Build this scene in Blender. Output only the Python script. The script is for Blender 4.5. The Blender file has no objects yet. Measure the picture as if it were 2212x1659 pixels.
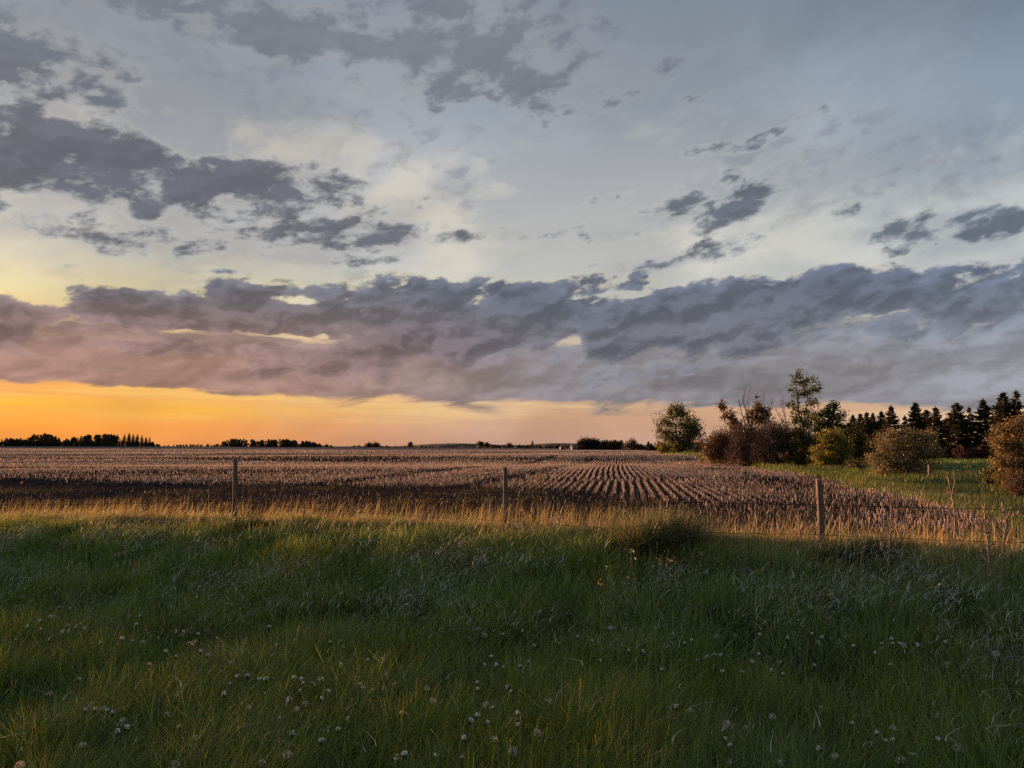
import bpy, bmesh, math, random
import numpy as np
from mathutils import Vector, Matrix

SC = bpy.context.scene
COL = SC.collection
R = math.radians

# ---------------------------------------------------------------- camera
EYE = 1.62
PITCH = R(4.79)
LENS_PX = 739.5                      # focal length in pixels of a 1024 px wide frame
cam_d = bpy.data.cameras.new('camera')
cam_d.sensor_width = 36.0
cam_d.lens = 36.0 * LENS_PX / 1024.0
cam_d.clip_start = 0.05
cam_d.clip_end = 30000.0
cam = bpy.data.objects.new('camera', cam_d)
COL.objects.link(cam)
cam.location = (0, 0, EYE)
cam.rotation_euler = (R(90) + PITCH, 0, 0)
SC.camera = cam

def ray(px, py):
    """direction seen at a point of the photograph measured on its 2212 x 1659 view"""
    u = px * 1024 / 2212 - 512
    v = 384 - py * 1024 / 2212
    d = Vector((u, LENS_PX * math.cos(PITCH) - v * math.sin(PITCH), LENS_PX * math.sin(PITCH) + v * math.cos(PITCH)))
    return d.normalized()

def at(px, py, y):
    """world point at depth y on the line of sight through (px, py)"""
    d = ray(px, py)
    t = y / d.y
    return Vector((d.x * t, y, EYE + d.z * t))

def azel(px, py):
    d = ray(px, py)
    return math.atan2(d.x, d.y), math.asin(d.z)

# ---------------------------------------------------------------- light
SUN_AZ = R(-44.0)                    # left of the view, just outside the frame
SUN_EL = R(1.5)
SUN_DIR = Vector((math.sin(SUN_AZ) * math.cos(SUN_EL), math.cos(SUN_AZ) * math.cos(SUN_EL), math.sin(SUN_EL)))
sun_d = bpy.data.lights.new('sun', 'SUN')
sun_d.energy = 5.0
sun_d.angle = R(1.2)
sun_d.color = (1.0, 0.46, 0.22)
sun = bpy.data.objects.new('sun', sun_d)
COL.objects.link(sun)
sun.rotation_euler = SUN_DIR.to_track_quat('Z', 'Y').to_euler()
sun.location = SUN_DIR * 50

SC.view_settings.view_transform = 'Standard'
SC.view_settings.look = 'None'
SC.view_settings.exposure = 1.60
SC.view_settings.gamma = 1.0
SC.view_settings.use_curve_mapping = False
SC.render.engine = 'CYCLES'
SC.cycles.max_bounces = 6
SC.cycles.diffuse_bounces = 3
SC.cycles.glossy_bounces = 2
SC.cycles.transmission_bounces = 4
SC.cycles.transparent_max_bounces = 8
SC.cycles.volume_bounces = 0
SC.cycles.use_denoising = False

def lin(r, g, b):
    f = lambda c: (c / 255 / 12.92) if c / 255 <= 0.04045 else ((c / 255 + 0.055) / 1.055) ** 2.4
    return (f(r), f(g), f(b), 1.0)

# ---------------------------------------------------------------- node helpers
class G:
    """a node tree with a little arithmetic"""
    dims = '3D'
    def __init__(self, tree):
        self.t = tree
    def node(self, kind, **kw):
        n = self.t.nodes.new(kind)
        for k, v in kw.items():
            setattr(n, k, v)
        return n
    def link(self, a, b):
        if isinstance(a, (int, float)):
            b.default_value = a
        elif isinstance(a, (tuple, list)):
            b.default_value = a if len(a) == len(b.default_value) else tuple(a)[:len(b.default_value)]
        else:
            self.t.links.new(a, b)
    def m(self, op, *a, clamp=False):
        n = self.node('ShaderNodeMath', operation=op, use_clamp=clamp)
        for i, x in enumerate(a):
            self.link(x, n.inputs[i])
        return n.outputs[0]
    def v(self, op, *a, out=0):
        n = self.node('ShaderNodeVectorMath', operation=op)
        for i, x in enumerate(a):
            if op == 'SCALE' and i == 1:
                self.link(x, n.inputs['Scale'])
            else:
                self.link(x, n.inputs[i])
        return n.outputs[out]
    def xyz(self, x, y, z):
        n = self.node('ShaderNodeCombineXYZ')
        for i, q in enumerate((x, y, z)):
            self.link(q, n.inputs[i])
        return n.outputs[0]
    def sep(self, vec):
        n = self.node('ShaderNodeSeparateXYZ')
        self.link(vec, n.inputs[0])
        return n.outputs
    def ramp01(self, x, a, b, smooth=True):
        n = self.node('ShaderNodeMapRange', interpolation_type='SMOOTHSTEP' if smooth else 'LINEAR')
        self.link(x, n.inputs[0])
        n.inputs[1].default_value = a
        n.inputs[2].default_value = b
        return n.outputs[0]
    def mix(self, f, a, b, kind='MIX'):
        n = self.node('ShaderNodeMix', data_type='RGBA', blend_type=kind)
        self.link(f, n.inputs[0])
        self.link(a, n.inputs[6])
        self.link(b, n.inputs[7])
        return n.outputs[2]
    def noise(self, vec, scale, detail=5, rough=0.55, dist=0.0, color=False, lac=2.0):
        n = self.node('ShaderNodeTexNoise', noise_dimensions=self.dims)
        self.link(vec, n.inputs['Vector'])
        n.inputs['Scale'].default_value = scale
        n.inputs['Detail'].default_value = detail
        n.inputs['Roughness'].default_value = rough
        n.inputs['Lacunarity'].default_value = lac
        n.inputs['Distortion'].default_value = dist
        return n.outputs['Color' if color else 0]
    def colramp(self, x, stops):
        n = self.node('ShaderNodeValToRGB')
        self.link(x, n.inputs[0])
        e = n.color_ramp.elements
        while len(e) < len(stops):
            e.new(0.5)
        for q, (p, c) in zip(e, stops):
            q.position = p
            q.color = c
        return n.outputs[0]

# ---------------------------------------------------------------- sky
def build_sky():
    w = bpy.data.worlds.new('World')
    SC.world = w
    w.use_nodes = True
    g = G(w.node_tree)
    g.dims = '2D'                    # the sky is patterned over bearing and height
    w.node_tree.nodes.clear()
    geo = g.node('ShaderNodeTexCoord').outputs['Generated']
    d = g.v('NORMALIZE', geo)
    x, y, z = g.sep(d)
    az = g.m('ARCTAN2', x, y)
    el = g.m('ARCSINE', z)
    # cloud deck seen in perspective: flatter towards the horizon
    zz = g.m('ADD', g.m('MAXIMUM', z, 0.0), 0.14)
    deck = g.xyz(g.m('DIVIDE', x, zz), g.m('DIVIDE', y, zz), 0.0)
    deck2 = g.v('ADD', deck, (17.3, 5.1, 3.0))
    nlow = g.noise(deck, 1.15, 2, 0.5)
    nmid = g.noise(deck, 3.0, 7, 0.60, 0.35)
    nfin = g.noise(deck2, 6.5, 7, 0.62, 0.5)
    ae = g.xyz(az, el, 0.0)
    stretched = g.v('MULTIPLY', ae, (1.0, 3.4, 1.0))
    # wisps drawn out and rising to the right, as the wind drew them
    mp = g.node('ShaderNodeMapping', vector_type='TEXTURE')
    g.link(ae, mp.inputs[0])
    mp.inputs['Rotation'].default_value = (0, 0, R(9))
    mp.inputs['Scale'].default_value = (1.0, 0.50, 1.0)
    P = mp.outputs[0]
    nwis = g.noise(P, 15.0, 9, 0.60, 0.15)
    # puffs: cell noise warped by fine turbulence
    tw = g.v('SUBTRACT', g.noise(P, 9.0, 5, 0.6, color=True), (0.5, 0.5, 0.5))
    def puffs(off):
        q = g.v('ADD', g.v('ADD', P, off), g.v('SCALE', tw, 0.055))
        vn = g.node('ShaderNodeTexVoronoi', feature='F1', voronoi_dimensions='2D')
        g.link(q, vn.inputs['Vector'])
        vn.inputs['Scale'].default_value = 11.0
        vn.inputs['Detail'].default_value = 3.0
        vn.inputs['Roughness'].default_value = 0.55
        a = g.m('SUBTRACT', 1.0, vn.outputs['Distance'])
        b = g.noise(g.v('ADD', P, off), 7.0, 7, 0.58)
        return g.m('MULTIPLY_ADD', a, 0.50, g.m('MULTIPLY', b, 0.55))
    nbul = g.m('ADD', puffs((0, 0, 0)), 0.07)
    nbul2 = g.m('ADD', puffs((-0.006, 0.020, 0.0)), 0.07)
    relief = g.m('SUBTRACT', nbul, nbul2)

    # ---- clear air behind the clouds
    sky = g.node('ShaderNodeTexSky', sky_type='NISHITA')
    sky.sun_disc = False
    sky.sun_elevation = SUN_EL
    sky.sun_rotation = SUN_AZ
    sky.air_density = 1.0
    sky.dust_density = 2.0
    nishita = g.v('SCALE', sky.outputs[0], 0.10)

    to_sun = g.m('COSINE', g.m('SUBTRACT', az, SUN_AZ))           # 1 under the sun, -1 opposite
    s = g.ramp01(to_sun, 0.05, 1.0, smooth=False)                  # 0 right of the frame .. 1 at the sun
    t = g.m('DIVIDE', g.m('MAXIMUM', el, 0.0), R(40.0))
    D = lambda e: e / 40.0
    sunward = g.colramp(t, [(0.0, lin(248, 156, 78)), (D(1.6), lin(252, 164, 70)), (D(2.6), lin(255, 188, 62)),
                            (D(3.6), lin(248, 174, 92)), (D(7.0), lin(238, 184, 130)), (D(10), lin(238, 220, 168)), (D(12.5), lin(216, 209, 187)),
                            (D(15), lin(194, 192, 187)), (D(19), lin(176, 179, 184)), (D(24), lin(160, 165, 174)), (D(30), lin(140, 148, 161)), (1.0, lin(122, 131, 146))])
    ahead = g.colramp(t, [(0.0, lin(206, 162, 140)), (D(2), lin(216, 172, 140)), (D(4.2), lin(230, 192, 150)), (D(7), lin(220, 196, 170)),
                          (D(11), lin(208, 208, 202)), (D(16), lin(204, 205, 202)), (D(20), lin(188, 191, 196)), (D(25), lin(158, 168, 180)), (D(33), lin(140, 153, 168)), (1.0, lin(116, 131, 150))])
    away = g.colramp(t, [(0.0, lin(218, 178, 146)), (D(3), lin(224, 190, 150)), (D(6), lin(206, 194, 174)), (D(9), lin(182, 186, 190)), (D(14), lin(168, 179, 190)),
                         (D(20), lin(144, 162, 180)), (D(28), lin(113, 129, 148)), (1.0, lin(98, 112, 132))])
    # three columns of air, blended by bearing from the sun
    veil = g.mix(g.ramp01(s, 0.02, 0.56), away, ahead)
    veil = g.mix(g.ramp01(s, 0.72, 1.0), veil, sunward)
    air = g.mix(0.9, nishita, veil)
    # high thin cloud sheet: slow light and dark streaks
    sheet = g.ramp01(g.noise(mp.outputs[0], 2.6, 5, 0.55, 0.4), 0.32, 0.70)
    air = g.mix(0.62, air, g.mix(sheet, g.v('SCALE', air, 0.76), g.v('SCALE', air, 1.15)))
    # feathery altocumulus: small torn flecks over most of the sky
    fl = g.m('MULTIPLY', g.ramp01(g.m('MULTIPLY_ADD', nwis, 0.6, g.m('MULTIPLY', g.noise(P, 30.0, 6, 0.6), 0.4)), 0.50, 0.64), g.ramp01(g.noise(P, 3.4, 3, 0.5), 0.42, 0.62))
    fl = g.m('MULTIPLY', fl, g.ramp01(el, R(8.5), R(13.0)))
    air = g.mix(g.m('MULTIPLY', fl, 0.46), air, lin(128, 132, 144))
    # milk-white light in the thin cloud above the bank, strongest ahead
    wh = g.m('MULTIPLY', g.ramp01(g.noise(P, 4.2, 6, 0.58, 0.3), 0.46, 0.66), g.m('MULTIPLY', g.ramp01(el, R(9.0), R(13.0)), g.m('SUBTRACT', 1.0, g.ramp01(el, R(19.0), R(28.0)))))
    air = g.mix(g.m('MULTIPLY', wh, 0.40), air, g.mix(s, lin(222, 226, 224), lin(246, 232, 200)))
    # thin bright bars low over the horizon
    barv = g.v('MULTIPLY', ae, (2.0, 42.0, 1.0))
    bars = g.ramp01(g.noise(barv, 1.3, 5, 0.58), 0.44, 0.62)
    dull = g.ramp01(g.noise(g.v('ADD', barv, (9.0, 4.0, 0.0)), 1.1, 5, 0.58), 0.48, 0.66)
    lowmask = g.m('MULTIPLY', g.ramp01(el, R(1.0), R(3.0)), g.m('SUBTRACT', 1.0, g.ramp01(el, R(6.0), R(8.5))))
    air = g.mix(g.m('MULTIPLY', g.m('MULTIPLY', bars, lowmask), 0.50), air, g.mix(g.ramp01(s, 0.5, 1.0), lin(236, 206, 168), lin(255, 208, 110)))

    air = g.mix(g.m('MULTIPLY', g.m('MULTIPLY', dull, lowmask), 0.34), air, g.mix(s, lin(196, 164, 150), lin(222, 150, 96)))

    # ---- the clouds of this evening, by bearing and height
    warp = g.v('SUBTRACT', g.noise(mp.outputs[0], 7.0, 4, 0.6, color=True), (0.5, 0.5, 0.5))
    wae = g.v('ADD', ae, g.v('MULTIPLY', warp, (0.07, 0.035, 0.0)))
    def field(blobs, src):
        acc = 0.0
        for (cx, cy, rx, ry, ang, wt) in blobs:
            a0, e0 = azel(cx, cy)
            a1, e1 = azel(cx + 40, cy)
            k = abs(a1 - a0) / 40
            _, e2 = azel(cx, cy - 20)
            ke = abs(e2 - e0) / 20
            n = g.node('ShaderNodeMapping', vector_type='TEXTURE')
            g.link(src, n.inputs[0])
            n.inputs['Location'].default_value = (a0, e0, 0)
            n.inputs['Rotation'].default_value = (0, 0, R(ang))
            n.inputs['Scale'].default_value = (rx * 1.7 * k, ry * 1.7 * ke, 1)
            q = g.node('ShaderNodeTexGradient', gradient_type='SPHERICAL')
            g.link(n.outputs[0], q.inputs[0])
            acc = g.m('MULTIPLY_ADD', q.outputs[1], wt, acc)
        return acc
    mid = field([
        (420, 405, 350, 62, -3, 1.45), (120, 340, 200, 62, 6, 1.15), (630, 385, 150, 42, 6, 0.9), (30, 395, 150, 45, 0, 0.5), (150, 300, 140, 32, 12, 0.55),
        (250, 512, 260, 34, 0, 0.85), (690, 520, 170, 34, 4, 0.95), (840, 505, 70, 16, 14, 0.6), (110, 552, 60, 14, 0, 0.5), (720, 560, 170, 12, 0, 0.55),
        (40, 130, 200, 110, 0, 1.3), (420, 26, 380, 50, 0, 1.1), (600, 70, 150, 50, 20, 0.8), (330, 190, 160, 40, 0, 0.6), (20, 255, 120, 30, 0, 0.6),
        (1060, 110, 210, 76, 10, 1.35), (900, 30, 240, 56, 14, 0.9), (1200, 178, 230, 34, 8, 0.95), (780, 110, 140, 36, 10, 0.6), (1400, 175, 100, 26, 18, 0.6), (1180, 265, 80, 36, 14, 0.45), (870, 175, 90, 26, 10, 0.45),
        (1680, 275, 120, 20, 14, 0.8), (1500, 222, 80, 22, 16, 0.4), (1560, 315, 130, 12, 10, 0.4),
        (1495, 432, 105, 32, 16, 1.3), (1650, 420, 100, 30, 26, 1.15), (1600, 455, 90, 24, 16, 0.7), (1330, 420, 55, 16, 14, 0.8), (1760, 360, 60, 14, 28, 0.6),
        (1590, 515, 80, 14, 12, 0.75), (1470, 565, 150, 16, 8, 0.75), (1050, 507, 120, 15, 0, 0.75), (1220, 500, 90, 12, 0, 0.6), (880, 462, 100, 22, 14, 0.55), (1330, 510, 80, 10, 8, 0.55), (1310, 575, 130, 12, 0, 0.5),
        (2110, 500, 160, 32, 4, 1.2), (1900, 495, 120, 18, 4, 0.95), (2070, 470, 90, 14, 12, 0.6), (1830, 460, 60, 12, 10, 0.5),
        (180, 640, 90, 12, 0, 0.6), (470, 612, 80, 8, 0, 0.5), (370, 635, 60, 12, 0, 0.6), (490, 590, 50, 8, 0, 0.5),
    ], wae)
    gate = g.ramp01(mid, 0.02, 0.30)
    dm = g.m('ADD', mid, g.m('MULTIPLY', g.m('MULTIPLY', g.m('SUBTRACT', nwis, 0.5), 3.2), gate))
    dm = g.m('MULTIPLY_ADD', g.m('MULTIPLY', g.m('SUBTRACT', nbul, 0.5), 1.6), gate, dm)
    # scattered cloud everywhere else
    rest = g.ramp01(el, R(22), R(50))
    dm = g.m('MULTIPLY_ADD', g.m('MULTIPLY', rest, g.ramp01(nlow, 0.45, 0.7)), 0.25, dm)
    dm = g.m('MULTIPLY_ADD', g.m('MULTIPLY', g.m('SUBTRACT', g.noise(P, 46.0, 5, 0.6, 0.3), 0.5), 0.9), gate, dm)
    am = g.ramp01(dm, 0.00, 1.08)
    core = g.ramp01(dm, 0.25, 1.15)

    wae2 = g.v('ADD', ae, g.v('MULTIPLY', warp, (0.06, 0.030, 0.0)))
    # a thin flat sheet under the bank
    sheetf = field([
        (250, 770, 560, 38, 0, 1.2), (900, 778, 620, 54, 0, 1.15), (-300, 735, 420, 74, 0, 1.2), (1600, 800, 760, 60, 2, 1.1), (1150, 822, 760, 30, 0, 0.85),
        (2000, 780, 500, 70, 0, 0.95), (750, 824, 450, 22, 0, 0.5), (1900, 840, 500, 26, 0, 0.7), (2500, 770, 500, 90, 0, 1.0), 
    ], g.v('ADD', ae, g.v('MULTIPLY', warp, (0.12, 0.026, 0.0))))
    mps = g.node('ShaderNodeMapping', vector_type='TEXTURE')
    g.link(ae, mps.inputs[0])
    mps.inputs['Rotation'].default_value = (0, 0, R(4))
    mps.inputs['Scale'].default_value = (1.0, 0.24, 1.0)
    nst = g.noise(mps.outputs[0], 6.0, 8, 0.58, 0.3)
    ds = g.m('MULTIPLY_ADD', g.m('SUBTRACT', nst, 0.5), g.m('MULTIPLY', g.ramp01(sheetf, 0.0, 0.3), 2.1), sheetf)
    asheet = g.ramp01(ds, 0.16, 0.62)
    band = field([
        (60, 672, 330, 34, -2, 1.1), (420, 682, 320, 30, 0, 1.1), (800, 690, 420, 66, 3, 1.25), (760, 770, 240, 24, 8, 0.6), (1000, 750, 300, 40, 10, 0.9), (1150, 680, 300, 60, 4, 1.15), (-300, 690, 330, 60, 0, 1.1), (250, 745, 420, 16, 0, 0.6),
        (1360, 730, 130, 50, 20, 1.15), (1560, 700, 260, 66, 12, 1.25), (1680, 628, 200, 34, 4, 0.9), (1800, 626, 30, 14, 0, 0.4), (1900, 655, 240, 48, 8, 1.15), (2130, 655, 220, 46, 10, 1.1), (2450, 640, 300, 60, 8, 1.1),
        (1180, 615, 360, 18, 2, 0.35), (520, 640, 120, 14, 4, 0.5), (250, 640, 140, 12, 0, 0.4), (1400, 800, 260, 16, 6, 0.4), (1800, 730, 160, 14, 14, 0.5), (2050, 715, 160, 14, 8, 0.45),
        (240, 724, 90, 10, -3, -1.1), (420, 716, 110, 13, -4, -1.2), (560, 735, 80, 9, 0, -1.0), (330, 690, 60, 9, 0, -0.7), (640, 655, 60, 8, 0, -0.6), (1238, 735, 26, 34, -18, -1.2), (1275, 640, 130, 6, 0, -0.3), (1290, 662, 60, 14, 24, -0.3),
    ], wae2)
    bn = g.m('MULTIPLY_ADD', g.m('SUBTRACT', nwis, 0.5), 1.8, g.m('MULTIPLY', g.m('SUBTRACT', nbul, 0.5), 2.2))
    db = g.m('MULTIPLY_ADD', bn, g.ramp01(band, 0.0, 0.35), band)
    # the same long bank closes the rest of the horizon, outside the view
    outside = g.m('SUBTRACT', 1.0, g.ramp01(g.m('COSINE', az), 0.45, 0.78))
    bank = g.m('MULTIPLY', g.ramp01(el, R(4.5), R(8.0)), g.m('SUBTRACT', 1.0, g.ramp01(el, R(13.0), R(18.0))))
    db = g.m('MULTIPLY_ADD', g.m('MULTIPLY', outside, bank), 0.8, db)
    ab = g.ramp01(db, 0.16, 0.66)
    bcore = g.ramp01(db, 0.3, 1.35)

    # cloud colours: mauve and rose towards the sun, slate away from it
    mc = g.mix(g.ramp01(s, 0.1, 0.8), lin(99, 108, 122), lin(100, 103, 114))
    mthin = g.mix(g.ramp01(s, 0.1, 0.9), lin(138, 148, 161), lin(150, 152, 158))
    # every cloud trails a soft grey skirt that half fills the gaps
    skirt = g.m('MULTIPLY', g.ramp01(g.m('MULTIPLY_ADD', g.m('SUBTRACT', g.noise(P, 6.0, 7, 0.6, 0.2), 0.5), 1.6, mid), -0.05, 1.15), 0.62)
    air = g.mix(skirt, air, g.mix(g.ramp01(s, 0.1, 0.9), lin(142, 152, 165), lin(158, 156, 160)))
    mcol = g.mix(core, mthin, mc)
    mcol = g.mix(g.ramp01(relief, -0.10, 0.12, smooth=False), g.v('SCALE', mcol, 0.90), g.v('SCALE', mcol, 1.12))
    up = g.ramp01(el, R(18), R(30))
    mcol = g.mix(g.m('MULTIPLY', up, 0.45), mcol, lin(120, 129, 142))
    rim = g.m('MULTIPLY', g.m('MULTIPLY', am, g.m('SUBTRACT', 1.0, am)), 4.0)
    lit = g.mix(g.m('MULTIPLY', rim, g.m('MULTIPLY', 0.22, g.m('SUBTRACT', 1.0, up))), air, lin(238, 238, 226))
    out = g.mix(g.m('MULTIPLY', am, g.m('SUBTRACT', 0.93, g.m('MULTIPLY', up, 0.22))), lit, mcol)

    hgt = g.ramp01(el, R(5.5), R(13.0))
    bl = g.mix(hgt, lin(146, 116, 110), lin(102, 105, 117))
    bc = g.mix(hgt, lin(114, 115, 125), lin(98, 105, 122))
    br = g.mix(hgt, lin(132, 138, 150), lin(90, 103, 124))
    bcol = g.mix(g.ramp01(s, 0.06, 0.5), br, bc)
    bcol = g.mix(g.ramp01(s, 0.60, 0.96), bcol, bl)
    # billows inside the bank: lit crowns and shaded bellies
    bil = g.ramp01(g.m('MULTIPLY_ADD', relief, 1.4, g.m('MULTIPLY', g.m('SUBTRACT', nwis, 0.5), -0.5)), -0.17, 0.17, smooth=False)
    bshade = g.mix(bil, g.v('SCALE', bcol, 0.76), g.v('SCALE', bcol, 1.28))
    bfin = g.mix(bcore, g.v('SCALE', bshade, 1.26), g.v('SCALE', bshade, 0.90))
    scol = g.mix(hgt, g.v('SCALE', bcol, 1.12), g.v('SCALE', bcol, 1.34))
    scol = g.mix(g.ramp01(nst, 0.35, 0.65), g.v('SCALE', scol, 1.20), g.v('SCALE', scol, 0.84))
    scol = g.mix(bil, g.v('SCALE', scol, 0.86), g.v('SCALE', scol, 1.15))
    out = g.mix(g.m('MULTIPLY', asheet, 0.90), out, scol)
    brim = g.m('MULTIPLY', g.m('MULTIPLY', ab, g.m('SUBTRACT', 1.0, ab)), 4.0)
    gold = g.mix(s, lin(226, 226, 220), lin(255, 236, 150))
    out = g.mix(g.m('MULTIPLY', brim, g.m('MULTIPLY', hgt, 0.35)), out, gold)
    out = g.mix(g.m('MULTIPLY', ab, 0.96), out, bfin)
    # below the horizon: dull earth light
    out = g.mix(g.ramp01(el, R(-0.5), R(-3.0)), out, (0.03, 0.026, 0.02, 1))
    bg = g.node('ShaderNodeBackground')
    g.link(out, bg.inputs[0])
    bg.inputs[1].default_value = 0.33
    o = g.node('ShaderNodeOutputWorld')
    g.link(bg.outputs[0], o.inputs[0])
    w.cycles.sampling_method = 'MANUAL'
    w.cycles.sample_map_resolution = 512

build_sky()

# ---------------------------------------------------------------- general helpers
def tag(o, label=None, cat=None, group=None, kind=None):
    for k, v in (('label', label), ('category', cat), ('group', group), ('kind', kind)):
        if v:
            o[k] = v
    return o

def empty(name, loc=(0, 0, 0)):
    o = bpy.data.objects.new(name, None)
    o.empty_display_size = 0.2
    COL.objects.link(o)
    o.location = loc
    return o

def link(name, me, parent=None, loc=None):
    o = bpy.data.objects.new(name, me)
    COL.objects.link(o)
    if parent:
        o.parent = parent
    if loc is not None:
        o.location = loc
    return o

def mesh_np(name, V, F, mat, col=None, smooth=False):
    """mesh from an n x 3 vertex array and an m x k face array (or a list of such arrays)"""
    me = bpy.data.meshes.new(name)
    V = np.asarray(V, dtype=np.float32)
    Fs = F if isinstance(F, list) else [F]
    Fs = [np.asarray(f, dtype=np.int32) for f in Fs if len(f)]
    nl = sum(f.size for f in Fs)
    nf = sum(len(f) for f in Fs)
    me.vertices.add(len(V))
    me.vertices.foreach_set('co', V.ravel())
    me.loops.add(nl)
    me.loops.foreach_set('vertex_index', np.concatenate([f.ravel() for f in Fs]))
    me.polygons.add(nf)
    tot = np.concatenate([np.full(len(f), f.shape[1], dtype=np.int32) for f in Fs])
    start = np.concatenate([[0], np.cumsum(tot)[:-1]]).astype(np.int32)
    me.polygons.foreach_set('loop_start', start)
    if smooth:
        me.polygons.foreach_set('use_smooth', np.ones(nf, dtype=bool))
    if col is not None:
        a = me.color_attributes.new('tint', 'FLOAT_COLOR', 'POINT')
        c = np.ones((len(V), 4), dtype=np.float32)
        c[:, :3] = col
        a.data.foreach_set('color', c.ravel())
    me.update(calc_edges=True)
    if mat:
        me.materials.append(mat)
    return me

def sstep(x, a, b):
    t = np.clip((np.asarray(x, dtype=np.float64) - a) / (b - a), 0, 1)
    return t * t * (3 - 2 * t)

_rn = np.random.default_rng(11)
_perm = _rn.random((256, 256))
def vnoise(x, y):
    """smooth value noise 0..1"""
    x = np.asarray(x, dtype=np.float64)
    y = np.asarray(y, dtype=np.float64)
    xi = np.floor(x).astype(int)
    yi = np.floor(y).astype(int)
    fx = x - xi
    fy = y - yi
    fx = fx * fx * (3 - 2 * fx)
    fy = fy * fy * (3 - 2 * fy)
    p = lambda i, j: _perm[i & 255, j & 255]
    return (p(xi, yi) * (1 - fx) + p(xi + 1, yi) * fx) * (1 - fy) + (p(xi, yi + 1) * (1 - fx) + p(xi + 1, yi + 1) * fx) * fy
def fbm(x, y, o=3):
    s = 0
    a = 0.5
    t = 0
    for k in range(o):
        s = s + a * vnoise(x * 2 ** k + 31.7 * k, y * 2 ** k + 12.9 * k)
        t += a
        a *= 0.5
    return s / t

# ---------------------------------------------------------------- lie of the land
F_Y0, F_SL = 13.2, -0.44             # the fence runs from far left to near right
def fence_s(x, y):
    """metres beyond the fence line (negative on the camera's side)"""
    return (y - (F_Y0 + F_SL * x)) * 0.915
def edge_x(y):
    """right-hand edge of the stubble, where the grass strip begins"""
    y = np.asarray(y, dtype=np.float64)
    return 11.6 + 0.138 * y - 1.3 * (1 - sstep(y, 12.0, 24.0))

def hz(x, y):
    x = np.asarray(x, dtype=np.float64)
    y = np.asarray(y, dtype=np.float64)
    s = fence_s(x, y)
    z = 0.10 * np.exp(-((s + 0.1) / 0.9) ** 2) - 0.72 * sstep(-s, 0.7, 5.4)
    z = z - 0.030 * np.clip(-x - 1.0, 0, 14) * np.exp(-(s / 14.0) ** 2)
    u = sstep(s, 6, 40)
    z = z + u * (0.16 * np.sin(y / 15.0 + x / 60.0) + 0.12 * np.sin(y / 8.3 - x / 33.0 + 1.3)) * (1 - 0.5 * sstep(y, 150, 400))
    z = z + 1.2 * sstep(-x, 60, 330) * sstep(y, 60, 560) - 2.2 * sstep(y, 680, 1100)
    z = z - 0.5 * sstep(x, -80, 40) * sstep(y, 160, 420)
    z = z + 0.04 * (fbm(x * 0.9, y * 0.9) - 0.5) * (1 - sstep(y, 60, 120))
    return z
def hz1(x, y):
    return float(hz(np.array([x]), np.array([y]))[0])

# ---------------------------------------------------------------- materials
def new_mat(name):
    m = bpy.data.materials.new(name)
    m.use_nodes = True
    m.node_tree.nodes.clear()
    return m, G(m.node_tree)
def surface(g, sh):
    o = g.node('ShaderNodeOutputMaterial')
    g.link(sh, o.inputs[0])

def blade_mat(name, trans=0.3, gloss=0.03, scale=1.0, tcol=1.25):
    """thin leaf: diffuse on the lit side, light also passes through; colour is the blade's own"""
    m, g = new_mat(name)
    at_ = g.node('ShaderNodeAttribute', attribute_name='tint').outputs[0]
    c = g.v('SCALE', at_, scale)
    d = g.node('ShaderNodeBsdfDiffuse')
    g.link(c, d.inputs[0])
    t = g.node('ShaderNodeBsdfTranslucent')
    g.link(g.v('MULTIPLY', c, (tcol, tcol, tcol * 0.7)), t.inputs[0])
    mx = g.node('ShaderNodeMixShader')
    mx.inputs[0].default_value = trans
    g.link(d.outputs[0], mx.inputs[1])
    g.link(t.outputs[0], mx.inputs[2])
    out = mx.outputs[0]
    if gloss:
        gl = g.node('ShaderNodeBsdfGlossy')
        gl.inputs[0].default_value = (1, 1, 1, 1)
        gl.inputs['Roughness'].default_value = 0.45
        m2 = g.node('ShaderNodeMixShader')
        m2.inputs[0].default_value = gloss
        g.link(out, m2.inputs[1])
        g.link(gl.outputs[0], m2.inputs[2])
        out = m2.outputs[0]
    surface(g, out)
    return m

def rough_mat(name, colours, scale, bump=0.3, bscale=None, detail=6, rough=0.95, stretch=None):
    """matt material: a noise through a colour ramp, with fine relief"""
    m, g = new_mat(name)
    co = g.node('ShaderNodeTexCoord').outputs['Object']
    if stretch:
        co = g.v('MULTIPLY', co, stretch)
    n = g.noise(co, scale, detail, 0.62)
    c = g.colramp(n, colours)
    p = g.node('ShaderNodeBsdfPrincipled')
    g.link(c, p.inputs['Base Color'])
    p.inputs['Roughness'].default_value = rough
    p.inputs['Specular IOR Level'].default_value = 0.2
    b = g.node('ShaderNodeBump')
    b.inputs['Strength'].default_value = bump
    g.link(g.noise(co, bscale or scale * 3, 6, 0.6), b.inputs['Height'])
    g.link(b.outputs[0], p.inputs['Normal'])
    surface(g, p.outputs[0])
    return m

M_THATCH = rough_mat('thatch', [(0.3, (0.018, 0.018, 0.009, 1)), (0.55, (0.035, 0.034, 0.016, 1)), (0.75, (0.075, 0.062, 0.034, 1))], 7.0, 0.9, 30)
M_MEADOW = rough_mat('meadow turf', [(0.3, (0.040, 0.080, 0.024, 1)), (0.6, (0.060, 0.110, 0.030, 1)), (0.8, (0.085, 0.110, 0.036, 1))], 1.6, 0.8, 14)

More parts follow.
